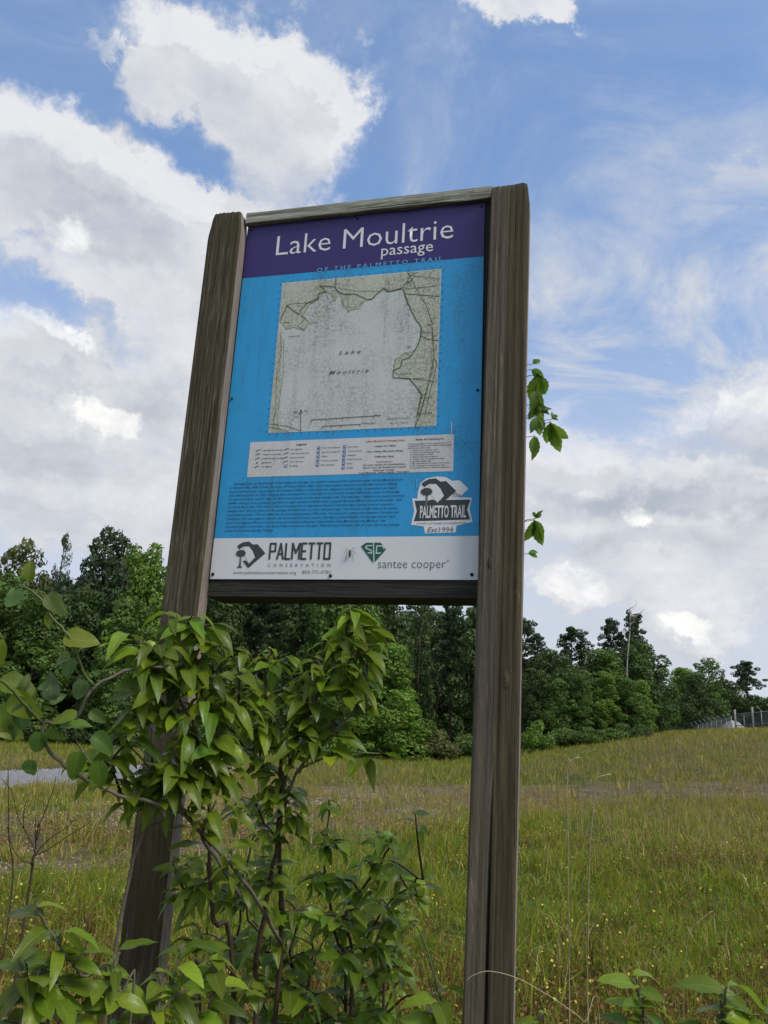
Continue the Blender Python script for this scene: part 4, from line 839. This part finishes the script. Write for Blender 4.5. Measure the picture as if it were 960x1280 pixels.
ftx('name_lettering','CONSERVATION',138,886,147,P_gry,3,bold=.0,spacing=2.2,capm=7.2); ftx('web_address','www.palmettoconservation.org',56,902.5,151,P_gry,3,bold=-.006,capm=7.6); ftx('phone_number','803-771-0781',221,901.5,65,P_gry,3,bold=-.006,capm=7.6)
poly('diamond_emblem',[(352,841),(363,833),(396,833),(409,848),(387,874),(380,876)],P_grn,3,parent=ft)
for p in ([(376,833),(380,833),(383,876),(381,876)],[(372,838.5),(364,839.5),(361,845),(374,853),(370,860)],): pass
V=[];F=[]
for i,p in enumerate(([(380,832),(383.5,877)],[(377,839.5),(365,840),(363,844.5),(376,850.5),(377.5,856.5),(369,855.5)],[(405,847),(401,840.5),(388,840.5),(387.5,857),(397,856)])):
    v,f=line('',p,2.2,None,4+i*.01,make=False); o=len(V); V+=v;F+=[tuple(q+o for q in g) for g in f]
obj('diamond_emblem',mesh('diamond_emblem',V,F),P_white,ft)
ftx('company_lettering','santee cooper',393,889,148,P_gry,3,bold=-.012,capm=20); ftx('company_lettering','®',543,876,5,P_gry,3,capm=5)
# screws, stains, mounting dust
def screw(u,v,r_,m_=M_screw):
    V=[];F=[];n=12
    for i,(q,h) in enumerate(((1,0),(1,.0012),(.8,.0022),(.35,.0026))):
        for k in range(n): a=6.283*k/n; V.append((u/1000+r_*q*math.cos(a),-.0008-h,-v*VS/1000+r_*q*math.sin(a)))
    for i in range(3):
        for k in range(n): F.append((i*n+k,(i+1)*n+k,(i+1)*n+(k+1)%n,i*n+(k+1)%n))
    F.append(tuple(range(3*n,4*n))); obj('screw',mesh('screw',V,F,True),m_,bd)
for u,v in ((7,903),(287,906),(597,903),(7,475),(602,487)): screw(u,v,.0038 if v>800 else .003)
for u,v in ((10,10),(293,9),(603,13)): screw(u,v,.003,P_pur)
M_drop=simple('bird_streak',(.5,.5,.5),.8,.1)
poly('white_streak',[(543,560),(546,561),(547,577),(546,590),(544,591),(544,575)],simple('pale_streak',(.35,.50,.62),.8,.1),3); poly('white_streak',[(470,692),(473,690),(472,702),(474,710),(471,712),(470,703)],simple('pale_streak_b',(.12,.40,.62),.8,.1),3)
# insect on the white band
bp0=Vector(TL)+Vector((math.cos(yaw),math.sin(yaw),0))*.328+Vector((0,0,-.867))
bug=empty('crane_fly',tuple(bp0+Vector((math.sin(yaw),-math.cos(yaw),0))*.003),yaw); tag(bug,'small dark long legged insect sitting on the white band of the board','insect')
V=[];F=[];n=8
for i in range(8):
    t=i/7; r_=.0022*math.sin(max(.08,t)*3.0)**.6
    for k in range(n): a=6.283*k/n; V.append((r_*math.cos(a)+.001*t,-.001+r_*.8*math.sin(a),.009-.018*t))
for i in range(7):
    for k in range(n): F.append((i*n+k,i*n+(k+1)%n,(i+1)*n+(k+1)%n,(i+1)*n+k))
obj('body',mesh('body',V,F,True),M_bug,bug)
for sx_ in (-1,1):
    for k,(dz,ex,ez) in enumerate(((.006,.010,.012),(.003,.013,.003),(.0,.010,-.014))): tube('leg',[(0,-.001,dz),(sx_*ex*.5,-.005,dz+.002),(sx_*ex,.002,dz+ez-.003)],.00035,M_bug,bug,4)

# ---------------------------------------------------------------- leafy plants near the sign
def leaf_mesh(name, wid=.40, droop=.35, fold=.25, twist=.15, wavy=.02, shape='ovate', stalk=.14, serr=0, n=8):
    V=[];F=[];UV=[]
    sec=[(-stalk,.006),(-.001,.010)]
    for i in range(n+1):
        t=i/n
        if shape=='ovate': w_=wid*.5*(math.sin(math.pi*min(1,t**.90))**.68)*(1.0-.14*t)*1.06*(1 if t<.86 else 1-(t-.86)*2.2)
        elif shape=='heart': w_=wid*.5*(min(1,(t+.10)*3.2)**.55)*(1-t**2.6)**.8
        else: w_=wid*.5*math.sin(math.pi*t**1.05)**.9
        sec.append((t,max(w_,.008 if 0<i<n else .004)))
    for j,(t,w_) in enumerate(sec):
        z=-droop*max(0,t)**2; y=t*(1-.18*droop*max(0,t)); tw=twist*t
        for k in range(5):
            s=(k-2)/2; 
            if serr and abs(s)==1 and j%2: w2=w_*.86
            else: w2=w_
            x=s*w2; zz=z+abs(s)*w2*fold*(1 if t>0 else 0)+ (wavy*math.sin(t*14+s*2) if abs(s)==1 and t>0 else 0)
            xr=x*math.cos(tw)-0*math.sin(tw); V.append((xr,y,zz+x*math.sin(tw))); UV.append((.5+s*.5,max(0,t)))
    for j in range(len(sec)-1):
        for k in range(4): F.append((j*5+k,j*5+k+1,(j+1)*5+k+1,(j+1)*5+k))
    me=mesh(name,V,F,True,); uv=me.uv_layers.new(name='UVMap')
    for lp in me.loops: uv.data[lp.index].uv=UV[lp.vertex_index]
    return me
LV=[leaf_mesh('leaf',.45,.60,.30,.2),leaf_mesh('leaf',.48,.40,.22,-.25,.03),leaf_mesh('leaf',.40,.95,.34,.35),leaf_mesh('leaf',.47,.20,.18,.1,.02),leaf_mesh('leaf',.41,.75,.42,-.5,.03)]
HV=[leaf_mesh('leaf',.70,.35,.35,.3,.02,'heart',.2),leaf_mesh('leaf',.62,.55,.55,-.4,.03,'heart',.2),leaf_mesh('leaf',.66,.15,.2,.1,.02,'heart',.2)]
SV=[leaf_mesh('leaflet',.46,.35,.20,.1,.01,'lance',.06,1,12),leaf_mesh('leaflet',.42,.6,.35,-.2,.01,'lance',.06,1,12)]
for m_ in LV: m_.materials.append(M_leaf)
for m_ in HV+SV: m_.materials.append(M_vine)
def place_leaf(me,base,dirv,nrm,L,col,parent,name='leaf',ws=1.,only=False):
    d=Vector(dirv).normalized(); n=Vector(nrm); n=(n-d*n.dot(d)); n=n.normalized() if n.length>1e-4 else d.orthogonal().normalized(); x=d.cross(n)
    m=Matrix(((x.x*ws,d.x,n.x,0),(x.y*ws,d.y,n.y,0),(x.z*ws,d.z,n.z,0),(0,0,0,1))); m=Matrix.Translation(Vector(base))@m@Matrix.Diagonal((L,L,L,1))
    if only: return m
    o=bpy.data.objects.new(name,me); C.objects.link(o); o.parent=parent; o.matrix_local=m; o.color=(*col,1); return o
LG=[(.145,.255,.012),(.180,.300,.014),(.105,.195,.014),(.240,.360,.022),(.080,.150,.016)]
def jit(c,a=.15): k=1+rng.normal()*a; return tuple(max(.005,x*k) for x in c)
class Plant:
    def __init__(s,name,label,cat,root,leaves=LV,cols=LG,group=None,stemmat=None):
        s.e=empty(name,tuple(root)); tag(s.e,label,cat,group); s.o=Vector(root); s.stems=[]; s.lv=leaves; s.cols=cols; s.n=0; s.sm=stemmat or M_stem
    def stem(s,pts,r0,r1,mat=None,name='stem'):
        P=smooth_path([np.array(p) for p in pts],5); P=[p+rng.normal(size=3)*r0*.25 for p in P]; s.stems.append(P)
        tube(name,[Vector(p)-s.o for p in P],list(np.linspace(r0,r1,len(P))),mat or s.sm,s.e,6)
    def leaf(s,p,d,n,L,col,me=None):
        s.n+=1
        if s.n>290:
            me=me or s.lv[int(rng.integers(len(s.lv)))]; s.extra=getattr(s,'extra',[]); s.extra.append((me,place_leaf(me,Vector(p)-s.o,d,n,L,col,s.e,only=True))); return None
        return place_leaf(me or s.lv[int(rng.integers(len(s.lv)))],Vector(p)-s.o,d,n,L,col,s.e)
    def cluster(s,c,n,L,droop=.9,spread=1.0,colk=None,twig=True,axis=None,tone=1.):
        c=np.array(c,float)
        # nearest lower point on the stems
        best=None
        for P in s.stems:
            for q in P[2:]:
                d=np.linalg.norm(q-c)+ (1.2*max(0,q[2]-c[2]+.03))
                if best is None or d<best[0]: best=(d,q)
        b=best[1]; L0=np.linalg.norm(c-b)
        if twig and L0>.02:
            mid=(b+c)/2+np.array((0,0,.12*L0))+rng.normal(size=3)*.06*L0; P=smooth_path([b,mid,c],5); tube('twig',[Vector(p)-s.o for p in P],list(np.linspace(.0028,.0014,len(P))),s.sm if rng.random()<.6 else M_greenstem,s.e,5); s.stems.append(P)
        else: P=[b,c]
        ax=(c-b)/(L0+1e-6) if axis is None else np.array(axis,float)
        for k in range(n):
            t=1-.55*(k/n)*min(1,.09/(L0+1e-3)) if L0>.02 else 1; p=b+(c-b)*t if L0<=.02 else np.array(P[min(len(P)-1,max(0,int(round(t*(len(P)-1)))))])
            p=c-ax*.055*(k/n)*spread + rng.normal(size=3)*.003
            a=k*2.4+rng.random()*.8; r1=np.array((math.cos(a),math.sin(a),.0)); d=r1*(.95+.3*rng.random())*spread+ax*.45+np.array((0,0,-droop*(.35+.9*rng.random())))
            nn=np.array((0,-.38,1.))+r1*.55+rng.normal(size=3)*.22
            col=s.cols[int(rng.integers(len(s.cols)))] if colk is None else colk
            s.leaf(p,d,nn,L*(.7+.5*rng.random()),jit(tuple(x*tone for x in col)))
# --- the main shrub climbing in front of the left post
rootp=pix(335,1330,1.62); rootp[2]=float(gz(rootp[0],rootp[1]))
sh=Plant('leafy_shrub','glossy green shrub hiding the foot of the left post and reaching the bottom rail','shrub',rootp)
X=lambda x,y,d:pix(x,y,d)
sh.stem([rootp,X(318,1290,1.60),X(320,1200,1.60),X(338,1110,1.60),X(348,1040,1.60),X(352,960,1.62),X(338,900,1.65),X(332,850,1.68),X(338,815,1.70)],.0065,.002)
sh.stem([rootp,X(345,1250,1.62),X(350,1120,1.62),X(352,1000,1.6),X(372,925,1.6),X(398,868,1.62),X(425,820,1.65),X(438,755,1.68)],.006,.002)
sh.stem([X(352,1010,1.6),X(375,960,1.6),X(410,925,1.6),X(440,890,1.6),X(462,862,1.62)],.0035,.0015,M_greystem)
sh.stem([rootp,X(292,1240,1.55),X(268,1150,1.52),X(262,1070,1.50),X(262,1000,1.5),X(275,930,1.5),X(250,860,1.5),X(238,800,1.52),X(215,765,1.52)],.0055,.002)
sh.stem([X(300,1120,1.5),X(262,1060,1.47),X(232,1020,1.46),X(190,1000,1.45),X(150,992,1.44)],.004,.0025,M_greystem)
sh.stem([X(352,1180,1.6),X(300,1095,1.5),X(245,1035,1.47),X(215,990,1.46),X(160,930,1.45)],.004,.0015,M_greystem)
sh.stem([X(262,1000,1.5),X(240,900,1.48),X(200,850,1.46),X(172,800,1.46)],.003,.0015)
CL=[(440,760,1.66,9,1.4,.060),(425,795,1.64,7,1.3,.055),(470,782,1.66,6,1.3,.055),(452,800,1.64,5,1.2,.05),(436,850,1.62,7,1.1,.055),(392,870,1.62,6,1.0,.055),(458,858,1.62,6,1.1,.05),(405,835,1.66,6,1.0,.05),(385,905,1.60,6,.9,.055),(418,915,1.6,5,1.,.055),(400,795,1.68,4,1,.045),
 (335,812,1.72,6,.7,.045),(300,818,1.72,5,.8,.045),(365,820,1.70,5,1.,.05),(318,850,1.70,6,1,.055),(352,862,1.68,6,1,.05),
 (240,770,1.50,8,1.0,.060),(205,765,1.50,4,.8,.05),(180,800,1.46,6,1.,.060),(150,790,1.45,5,.9,.055),(205,800,1.48,6,.9,.055),(270,780,1.52,6,1.,.06),(228,825,1.48,7,1.,.06),(185,835,1.46,6,1.,.065),(275,845,1.52,7,1.1,.06),(250,870,1.5,7,1.,.062),(205,880,1.46,6,1.,.066),(300,880,1.55,6,1.,.06),
 (165,900,1.45,5,.9,.065),(232,915,1.48,6,1.,.066),(275,915,1.52,7,1.,.062),(325,905,1.62,6,1.,.058),(355,930,1.6,6,.9,.05),(190,945,1.45,5,1.,.066),(130,950,1.43,5,1.,.066),(100,945,1.43,4,.9,.062),(160,975,1.44,4,1.2,.064),(240,965,1.47,5,1.,.066),(290,960,1.52,6,.9,.058),
 (330,960,1.62,7,.8,.05),(210,810,1.46,6,1.,.06),(255,800,1.5,6,1.,.06),(180,870,1.45,6,1.,.062),(220,950,1.46,6,1.,.06),(265,940,1.5,6,1.,.06),(300,840,1.55,6,1.,.055),(385,840,1.68,5,1.,.05),(370,900,1.62,6,1.,.052),(330,985,1.6,7,.4,.048),(370,985,1.6,6,.4,.05),(330,1030,1.6,6,.4,.045),(375,1030,1.6,5,.4,.045),(300,1010,1.55,4,.5,.045),(340,1080,1.6,6,.4,.045),(290,1060,1.5,5,.5,.045)]
for k in range(46):
    t_=rng.random(); px=145+330*t_; py=790+ (60 if 300<px<375 else 0)+190*rng.random(); 
    if px<200: py=max(py,850)
    CL.append((px,py,(1.44+.10*rng.random()) if px<290 else 1.56+.12*rng.random(),4,.9,.052))
for (px_,py_) in ((180,1000),(205,985),(235,1010),(255,1030),(270,1000),(225,960)): CL.append((px_,py_,1.45,4,.8,.05))
for (x,y,d,n,dr,L) in CL: sh.cluster(X(x,y,d),n+3 if n>4 else n+1,L*1.06,dr*.50)
# --- second sapling, finer leaves, right of the first
rp2=pix(430,1360,1.75); rp2[2]=float(gz(rp2[0],rp2[1]))
LG2=[(.135,.240,.014),(.160,.275,.016),(.105,.190,.016),(.21,.32,.022)]
s2=Plant('young_sapling','lighter fine leaved sapling filling the gap between the two posts near the ground','sapling',rp2,cols=LG2)
s2.stem([rp2,X(432,1270,1.75),X(420,1170,1.75),X(405,1090,1.76),X(410,1020,1.78)],.005,.002); s2.stem([rp2,X(440,1240,1.75),X(425,1160,1.73),X(470,1090,1.75),X(495,1040,1.76)],.005,.002); s2.stem([rp2,X(480,1270,1.72),X(455,1190,1.72),X(485,1130,1.74),X(510,1110,1.75)],.004,.0015)
s2.stem([rp2,X(370,1260,1.7),X(350,1200,1.68),X(310,1150,1.66)],.004,.002)
for (x,y,n,L) in ((410,1000,5,.045),(400,1040,6,.045),(430,1050,6,.045),(470,1040,5,.045),(490,1045,5,.042),(455,1075,6,.045),(495,1085,6,.045),(430,1100,6,.048),(390,1095,6,.048),(520,1120,5,.045),(470,1125,6,.048),(500,1150,5,.05),(435,1150,6,.05),(395,1145,6,.05),(355,1140,6,.05),(315,1150,6,.05),(470,1180,6,.045),(425,1195,6,.05),(380,1190,6,.055),(335,1190,6,.055),(295,1190,6,.055),(500,1210,5,.045),(455,1225,6,.05),(405,1240,6,.055),(360,1235,6,.055),(315,1235,6,.055),(300,1270,5,.055),(345,1275,6,.055),(395,1280,6,.055),(440,1270,6,.05),(485,1265,5,.05)):
    s2.cluster(X(x,y,1.62+.15*rng.random()),n+2,L*1.12,.12,1.2,tone=1.0)
for k in range(34):
    py=1010+270*rng.random(); s2.cluster(X(290+(230+ (py-1010)*.1)*rng.random(),py,1.60+.2*rng.random()),5,.048,.15,1.2)
for k in range(16): s2.cluster(X(215+110*rng.random(),1060+210*rng.random(),1.50+.1*rng.random()),5,.050,.2,1.2)
s2.leaf(X(322,1128,1.55),(.9,.1,-.1),(0,-.3,1),.055,(.30,.11,.03),LV[2]); s2.leaf(X(345,1132,1.55),(.2,.1,-1),(-.6,-.9,0),.05,(.28,.10,.03),LV[1]); s2.leaf(X(278,1068,1.48),(.2,0,-1),(0,-1,.2),.04,(.42,.08,.03),LV[0]); s2.leaf(X(292,1102,1.5),(0,0,-1),(.3,-1,.2),.04,(.24,.10,.02),LV[0])
rp3=pix(300,1380,1.9); rp3[2]=float(gz(rp3[0],rp3[1]))
s3=Plant('tangled_undergrowth','dense tangle of small green leaves behind the stems at the foot of the left post','shrub',rp3,cols=[(.11,.195,.014),(.135,.235,.016),(.085,.15,.014)])
s3.stem([rp3,X(290,1250,1.9),X(300,1150,1.9),X(310,1080,1.92)],.005,.002); s3.stem([rp3,X(380,1260,1.95),X(390,1170,1.95)],.005,.002); s3.stem([rp3,X(250,1270,1.85),X(245,1200,1.85)],.004,.002)
for k in range(52):
    px=240+260*rng.random(); py=1300-(270*rng.random()**.9)*(1-.35*abs(px-340)/160); s3.cluster(X(px,py,1.82+.25*rng.random()),5,.056,.5,1.2,tone=.9)
for k in range(4): s3.cluster(X(300+50*rng.random(),960+90*rng.random(),1.85),4,.05,.5,1.1)
finish_later=(s2,s3)
# --- greenbrier on the left, close to the lens
rv=pix(105,1350,1.42); rv[2]=float(gz(rv[0],rv[1]))
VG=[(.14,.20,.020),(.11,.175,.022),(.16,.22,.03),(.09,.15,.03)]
gb=Plant('greenbrier_vine','pale greenbrier vine with broad heart shaped leaves arching at the left edge of the photo','vine',rv,HV,VG,stemmat=M_greystem)
gb.stem([rv,X(150,1150,1.42),X(205,1020,1.42),X(150,995,1.40),X(100,970,1.38),X(62,940,1.37),X(54,905,1.37),X(75,905,1.38),X(97,895,1.38),X(110,868,1.38),X(135,848,1.40),X(165,836,1.42),X(212,832,1.44)],.0038,.0026)
gb.stem([X(118,858,1.38),X(105,842,1.37),X(96,818,1.36),X(84,792,1.36),X(68,775,1.36),X(50,748,1.36),X(28,733,1.36),X(15,738,1.36)],.0026,.0012,M_greenstem)
gb.stem([X(54,905,1.37),X(32,882,1.33),X(12,860,1.30),X(-12,840,1.28),X(-60,800,1.25)],.0026,.002,M_greenstem)
gb.stem([X(97,895,1.38),X(92,915,1.38),X(100,935,1.4),X(118,960,1.4)],.002,.001)
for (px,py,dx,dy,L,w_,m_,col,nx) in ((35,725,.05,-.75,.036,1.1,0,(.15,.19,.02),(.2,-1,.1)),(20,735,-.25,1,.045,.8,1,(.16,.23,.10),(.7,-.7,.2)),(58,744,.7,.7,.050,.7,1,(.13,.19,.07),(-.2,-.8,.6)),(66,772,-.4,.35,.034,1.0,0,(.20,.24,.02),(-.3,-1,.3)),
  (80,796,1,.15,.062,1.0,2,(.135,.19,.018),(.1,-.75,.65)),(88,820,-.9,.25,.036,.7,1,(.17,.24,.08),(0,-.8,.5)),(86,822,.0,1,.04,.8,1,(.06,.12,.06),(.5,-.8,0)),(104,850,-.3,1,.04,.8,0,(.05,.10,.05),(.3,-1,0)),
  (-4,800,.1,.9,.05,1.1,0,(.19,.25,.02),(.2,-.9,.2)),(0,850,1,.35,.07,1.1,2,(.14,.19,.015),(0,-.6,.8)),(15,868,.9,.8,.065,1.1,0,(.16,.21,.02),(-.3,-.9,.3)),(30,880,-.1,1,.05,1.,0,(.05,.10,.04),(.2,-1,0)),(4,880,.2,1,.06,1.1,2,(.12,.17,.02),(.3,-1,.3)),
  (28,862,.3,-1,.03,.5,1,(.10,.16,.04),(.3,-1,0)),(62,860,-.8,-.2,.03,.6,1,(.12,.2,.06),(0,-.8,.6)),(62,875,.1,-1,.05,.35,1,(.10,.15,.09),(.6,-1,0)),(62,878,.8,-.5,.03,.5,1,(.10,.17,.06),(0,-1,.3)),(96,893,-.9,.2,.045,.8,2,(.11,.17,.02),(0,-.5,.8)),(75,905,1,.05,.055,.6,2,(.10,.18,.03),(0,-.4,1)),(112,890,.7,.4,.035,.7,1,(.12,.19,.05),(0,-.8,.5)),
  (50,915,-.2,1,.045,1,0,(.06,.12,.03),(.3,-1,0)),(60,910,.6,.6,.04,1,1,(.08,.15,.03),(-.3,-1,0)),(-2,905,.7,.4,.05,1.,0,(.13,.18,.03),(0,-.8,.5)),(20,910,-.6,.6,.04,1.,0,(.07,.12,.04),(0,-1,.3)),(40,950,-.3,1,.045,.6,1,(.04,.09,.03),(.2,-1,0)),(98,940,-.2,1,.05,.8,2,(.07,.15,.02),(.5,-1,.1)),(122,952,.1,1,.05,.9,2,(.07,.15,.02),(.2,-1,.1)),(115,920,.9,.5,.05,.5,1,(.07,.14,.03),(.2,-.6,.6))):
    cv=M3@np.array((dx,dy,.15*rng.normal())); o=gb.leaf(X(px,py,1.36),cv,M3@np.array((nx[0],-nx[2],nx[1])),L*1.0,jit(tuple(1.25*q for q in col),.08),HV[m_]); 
def finish(p,col):
    ex=getattr(p,'extra',[])
    if not ex: return
    V=[];F=[];U=[]
    for me,m in ex:
        o=len(V); V+=[m@v.co for v in me.vertices]; uv=me.uv_layers[0].data
        for q in me.polygons: F.append(tuple(i+o for i in q.vertices)); U+=[tuple(uv[l].uv) for l in q.loop_indices]
    me=mesh('foliage',V,F,True,M_leaf); uv=me.uv_layers.new(name='UVMap')
    for i,u in enumerate(U): uv.data[i].uv=u
    o=obj('foliage',me,None,p.e,color=col); o['kind']='stuff'
finish(sh,(.145,.255,.013))
for p_ in finish_later: finish(p_,(.135,.235,.015))
def spray(name,label,cat,root,stems,n,L,cols,droop,spr=1.,group=None):
    p=Plant(name,label,cat,root,cols=cols,group=group,stemmat=M_greystem)
    for st in stems: p.stem(st[0],.003,.0015)
    for c in n: p.cluster(c[0],c[1],L*(c[2] if len(c)>2 else 1),droop,spr)
    return p
def groundroot(px,py,d): r=pix(px,py,d); r[2]=float(gz(r[0],r[1])); return r
BL=[(.18,.28,.016),(.14,.225,.016),(.25,.36,.026),(.10,.165,.016)]
r1=groundroot(120,1420,1.35)
spray('low_shrub','low shrub of bright curling leaves in the bottom left corner of the photo','shrub',r1,[([r1,X(135,1300,1.3),X(100,1220,1.28),X(60,1160,1.27),X(45,1130,1.27)],),([r1,X(160,1300,1.3),X(150,1240,1.3),X(140,1190,1.32)],),([r1,X(190,1300,1.36),X(215,1230,1.4),X(228,1180,1.42)],),([r1,X(60,1300,1.25),X(40,1240,1.25),X(22,1200,1.25)],)],
 [(X(50,1135,1.27),4,1.1),(X(75,1165,1.27),5,1.1),(X(105,1190,1.28),6),(X(60,1195,1.27),6,1.1),(X(30,1200,1.25),5,1.1),(X(20,1235,1.25),6,1.1),(X(70,1230,1.27),6,1.1),(X(120,1215,1.3),5),(X(150,1190,1.32),5),(X(150,1235,1.32),6),(X(195,1210,1.38),5),(X(228,1180,1.42),4),(X(195,1250,1.38),6),(X(235,1235,1.42),6),(X(100,1260,1.3),6,1.1),(X(45,1270,1.26),6,1.1),(X(150,1275,1.33),6),(X(260,1265,1.46),6),(X(215,1280,1.4),6),(X(5,1275,1.24),5,1.1),(X(80,1285,1.28),5),(X(275,1230,1.48),5),(X(262,1200,1.5),5)],.064,BL,.1,1.25)
GS='leafy shoots rising along the bottom edge'
r2=groundroot(560,1420,1.5); spray('leafy_shoot','leafy shoot with one long upright leaf in front of the foot of the right post','sapling',r2,[([r2,X(555,1330,1.48),X(545,1270,1.47),X(540,1235,1.47)],),([r2,X(590,1320,1.5),X(595,1270,1.5)],)],[(X(545,1240,1.47),5,1.2),(X(530,1265,1.47),5,1.2),(X(590,1272,1.5),4,.8),(X(560,1290,1.47),6),(X(515,1150,1.7),3,.8)],.062,BL,.1,1.1,GS)
r3=groundroot(810,1420,1.45); spray('leafy_shoot','leafy shoot with curling pale leaves just right of the two tall dry stalks','sapling',r3,[([r3,X(806,1320,1.42),X(802,1260,1.42),X(792,1225,1.42)],)],[(X(795,1222,1.42),6,1.05),(X(802,1250,1.42),6,1.1),(X(785,1275,1.42),5),(X(815,1290,1.42),5)],.060,BL,.1,1.2,GS)
r4=groundroot(905,1420,1.4); spray('leafy_shoot','leafy shoot with long arched leaves in the bottom right corner of the photo','sapling',r4,[([r4,X(905,1320,1.36),X(905,1270,1.36),X(908,1235,1.36)],)],[(X(908,1232,1.36),6,1.3),(X(915,1262,1.36),6,1.2),(X(895,1285,1.36),6,1.2),(X(950,1268,1.36),5,1.2)],.058,BL,.1,1.2,GS)
r5=groundroot(690,1420,1.7); spray('leafy_shoot','small leafy shoot just right of the foot of the right post','sapling',r5,[([r5,X(682,1330,1.68),X(672,1275,1.68)],)],[(X(672,1268,1.68),4),(X(668,1285,1.68),4)],.045,BL,.1,1.2,GS)
# --- creeper behind the right post
def sgl(x,y,z): c,s_=math.cos(yaw),math.sin(yaw); return np.array((TL[0]+x*c-y*s_,TL[1]+x*s_+y*c,z))
cvb=sgl(.72,.055,0.); cvb[2]=float(gz(cvb[0],cvb[1]))
cv=Plant('creeper_vine','creeper with toothed five part leaves peeping out behind the right post','vine',cvb,SV,[(.10,.20,.02)],stemmat=M_greenstem)
cvb=sgl(.64,.055,0.); cv.stem([cvb,sgl(.650,.045,.5),sgl(.655,.040,1.2),sgl(.690,.035,1.7),sgl(.700,.035,2.1),sgl(.708,.035,ZT-.37)],.003,.002)
def pal(px,py,ax_,ay_,L,n=5,d=2.0,spread=1.0,col=(.10,.205,.02)):
    hub=X(px,py,d); b=X(px-22*1,py+8,d+.02); tube('leaf_stalk',[Vector(b)-cv.o,Vector((b+hub)/2)-cv.o+Vector((0,0,.005)),Vector(hub)-cv.o],[.0012,.001,.0008],M_greenstem,cv.e,5)
    for k in range(n):
        a=(k-(n-1)/2)*.62*spread+math.atan2(ax_,ay_); f=1-.16*abs(k-(n-1)/2); dv=M3@np.array((math.sin(a),math.cos(a),.25*rng.normal())); nn=M3@np.array((.45*rng.normal(),-.55,-.9))
        cv.n+=1; place_leaf(SV[k%2],Vector(hub)-cv.o,dv,nn,L*1.22*f*(.9+.2*rng.random()),jit(col,.12),cv.e,'leaflet')
pal(672,468,.15,1,.068,3,spread=.75); pal(666,455,.2,-.2,.03,2,spread=.8); pal(672,520,.1,.9,.045,3,col=(.17,.27,.06)); pal(688,528,.25,1,.066,3,spread=.7); pal(690,524,.6,-.6,.022,3); pal(676,515,.8,-.3,.03,2,col=(.08,.17,.02)); pal(668,505,.3,.6,.045,3,col=(.15,.25,.05)); pal(668,650,.2,1,.062,3,spread=.8); pal(670,648,.3,-1,.020,3); pal(660,692,.9,-.1,.026,2); pal(668,488,.35,1,.050,3,spread=.7); pal(668,545,.2,1,.05,3,spread=.7,col=(.13,.24,.03)); pal(664,462,.6,.3,.035,2)
# --- dry stalks and bare twigs
def stalk(label,pts,r0,r1,mat=M_straw,head=True):
    g=groundroot(pts[0][0],1400,pts[0][2]); e_=empty('dry_grass_stalk',tuple(g)); tag(e_,label,'grass stalk','tall dry stalks'); P=smooth_path([g]+[X(*p) for p in pts],6); tube('stem',[Vector(p)-Vector(g) for p in P],list(np.linspace(r0,r1,len(P))),mat,e_,5)
    if head: q=P[-1]; tube('seed_head',[Vector(P[-2])-Vector(g),Vector(q)-Vector(g),Vector(q)-Vector(g)+Vector((.012,0,.004))],[r1,r1*1.8,r1*.4],mat,e_,5)
stalk('straight dry grass stalk with bent tip, left one of the tall pair',[(712,1280,1.9),(711,1150,1.9),(710,1050,1.9),(709,975,1.9),(711,955,1.9),(719,948,1.9)],.0014,.0010)
stalk('leaning dry grass stalk with hooked tip, right one of the tall pair',[(735,1280,1.9),(735,1180,1.9),(737,1070,1.9),(743,1000,1.9),(747,975,1.9),(752,970,1.9),(758,969,1.9)],.0014,.0010)
stalk('thin pale grass stalk arching across the foot of the right post',[(752,1320,1.40),(730,1278,1.40),(705,1257,1.40),(675,1238,1.39),(645,1222,1.38),(612,1214,1.38),(592,1219,1.38),(583,1226,1.38)],.0007,.0005,head=False)
stalk('pale arching grass stalk over the weeds at the lower right',[(855,1290,2.6),(858,1190,2.6),(866,1160,2.6),(888,1140,2.6)],.0012,.0008)
tb=pix(36,1110,3.2); tb0=tb.copy(); tb0[2]=float(gz(tb[0],tb[1]))
e_=empty('bare_twig_bush',tuple(tb0)); tag(e_,'bare dark twiggy bush standing left of the left post','bush')
def tw(P,r0,r1): P=smooth_path([tb0 if p=='r' else X(*p,3.2) for p in P],5); tube('branch',[Vector(q)-Vector(tb0) for q in P],list(np.linspace(r0,r1,len(P))),M_stem,e_,5)
tw(['r',(36,1115),(40,1080),(44,1066)],.006,.004)
for P in ([(44,1066),(38,1050),(22,1020),(15,990),(2,973)],[(44,1068),(60,1050),(82,1035),(97,1022)],[(43,1070),(60,1062),(85,1045),(110,1030)],[(45,1062),(46,1040),(58,1010),(67,985),(70,970)],[(45,1062),(44,1040),(45,1018)],[(40,1080),(28,1075),(16,1060),(8,1030)],[(46,1050),(50,1035),(48,1030),(47,1045)],[(30,1035),(30,1015),(33,1000)]): tw(P,.0028,.0012)
for (px,y0_,y1_,lb) in ((10,1130,960,'thin bare grey stem at the left edge of the photo'),(105,1175,1130,'short dark dead stem left of the left post')):
    a=X(px+3,y0_,3.0); g=a.copy(); g[2]=float(gz(a[0],a[1])); e_=empty('dead_weed',tuple(g)); tag(e_,lb,'stem'); P=smooth_path([g,X(px+3,y0_,3.0),X(px+1,(y0_+y1_)/2,3.0),X(px,y1_,3.0)],5); tube('stem',[Vector(p)-Vector(g) for p in P],list(np.linspace(.004,.0015,len(P))),M_stem,e_,5)
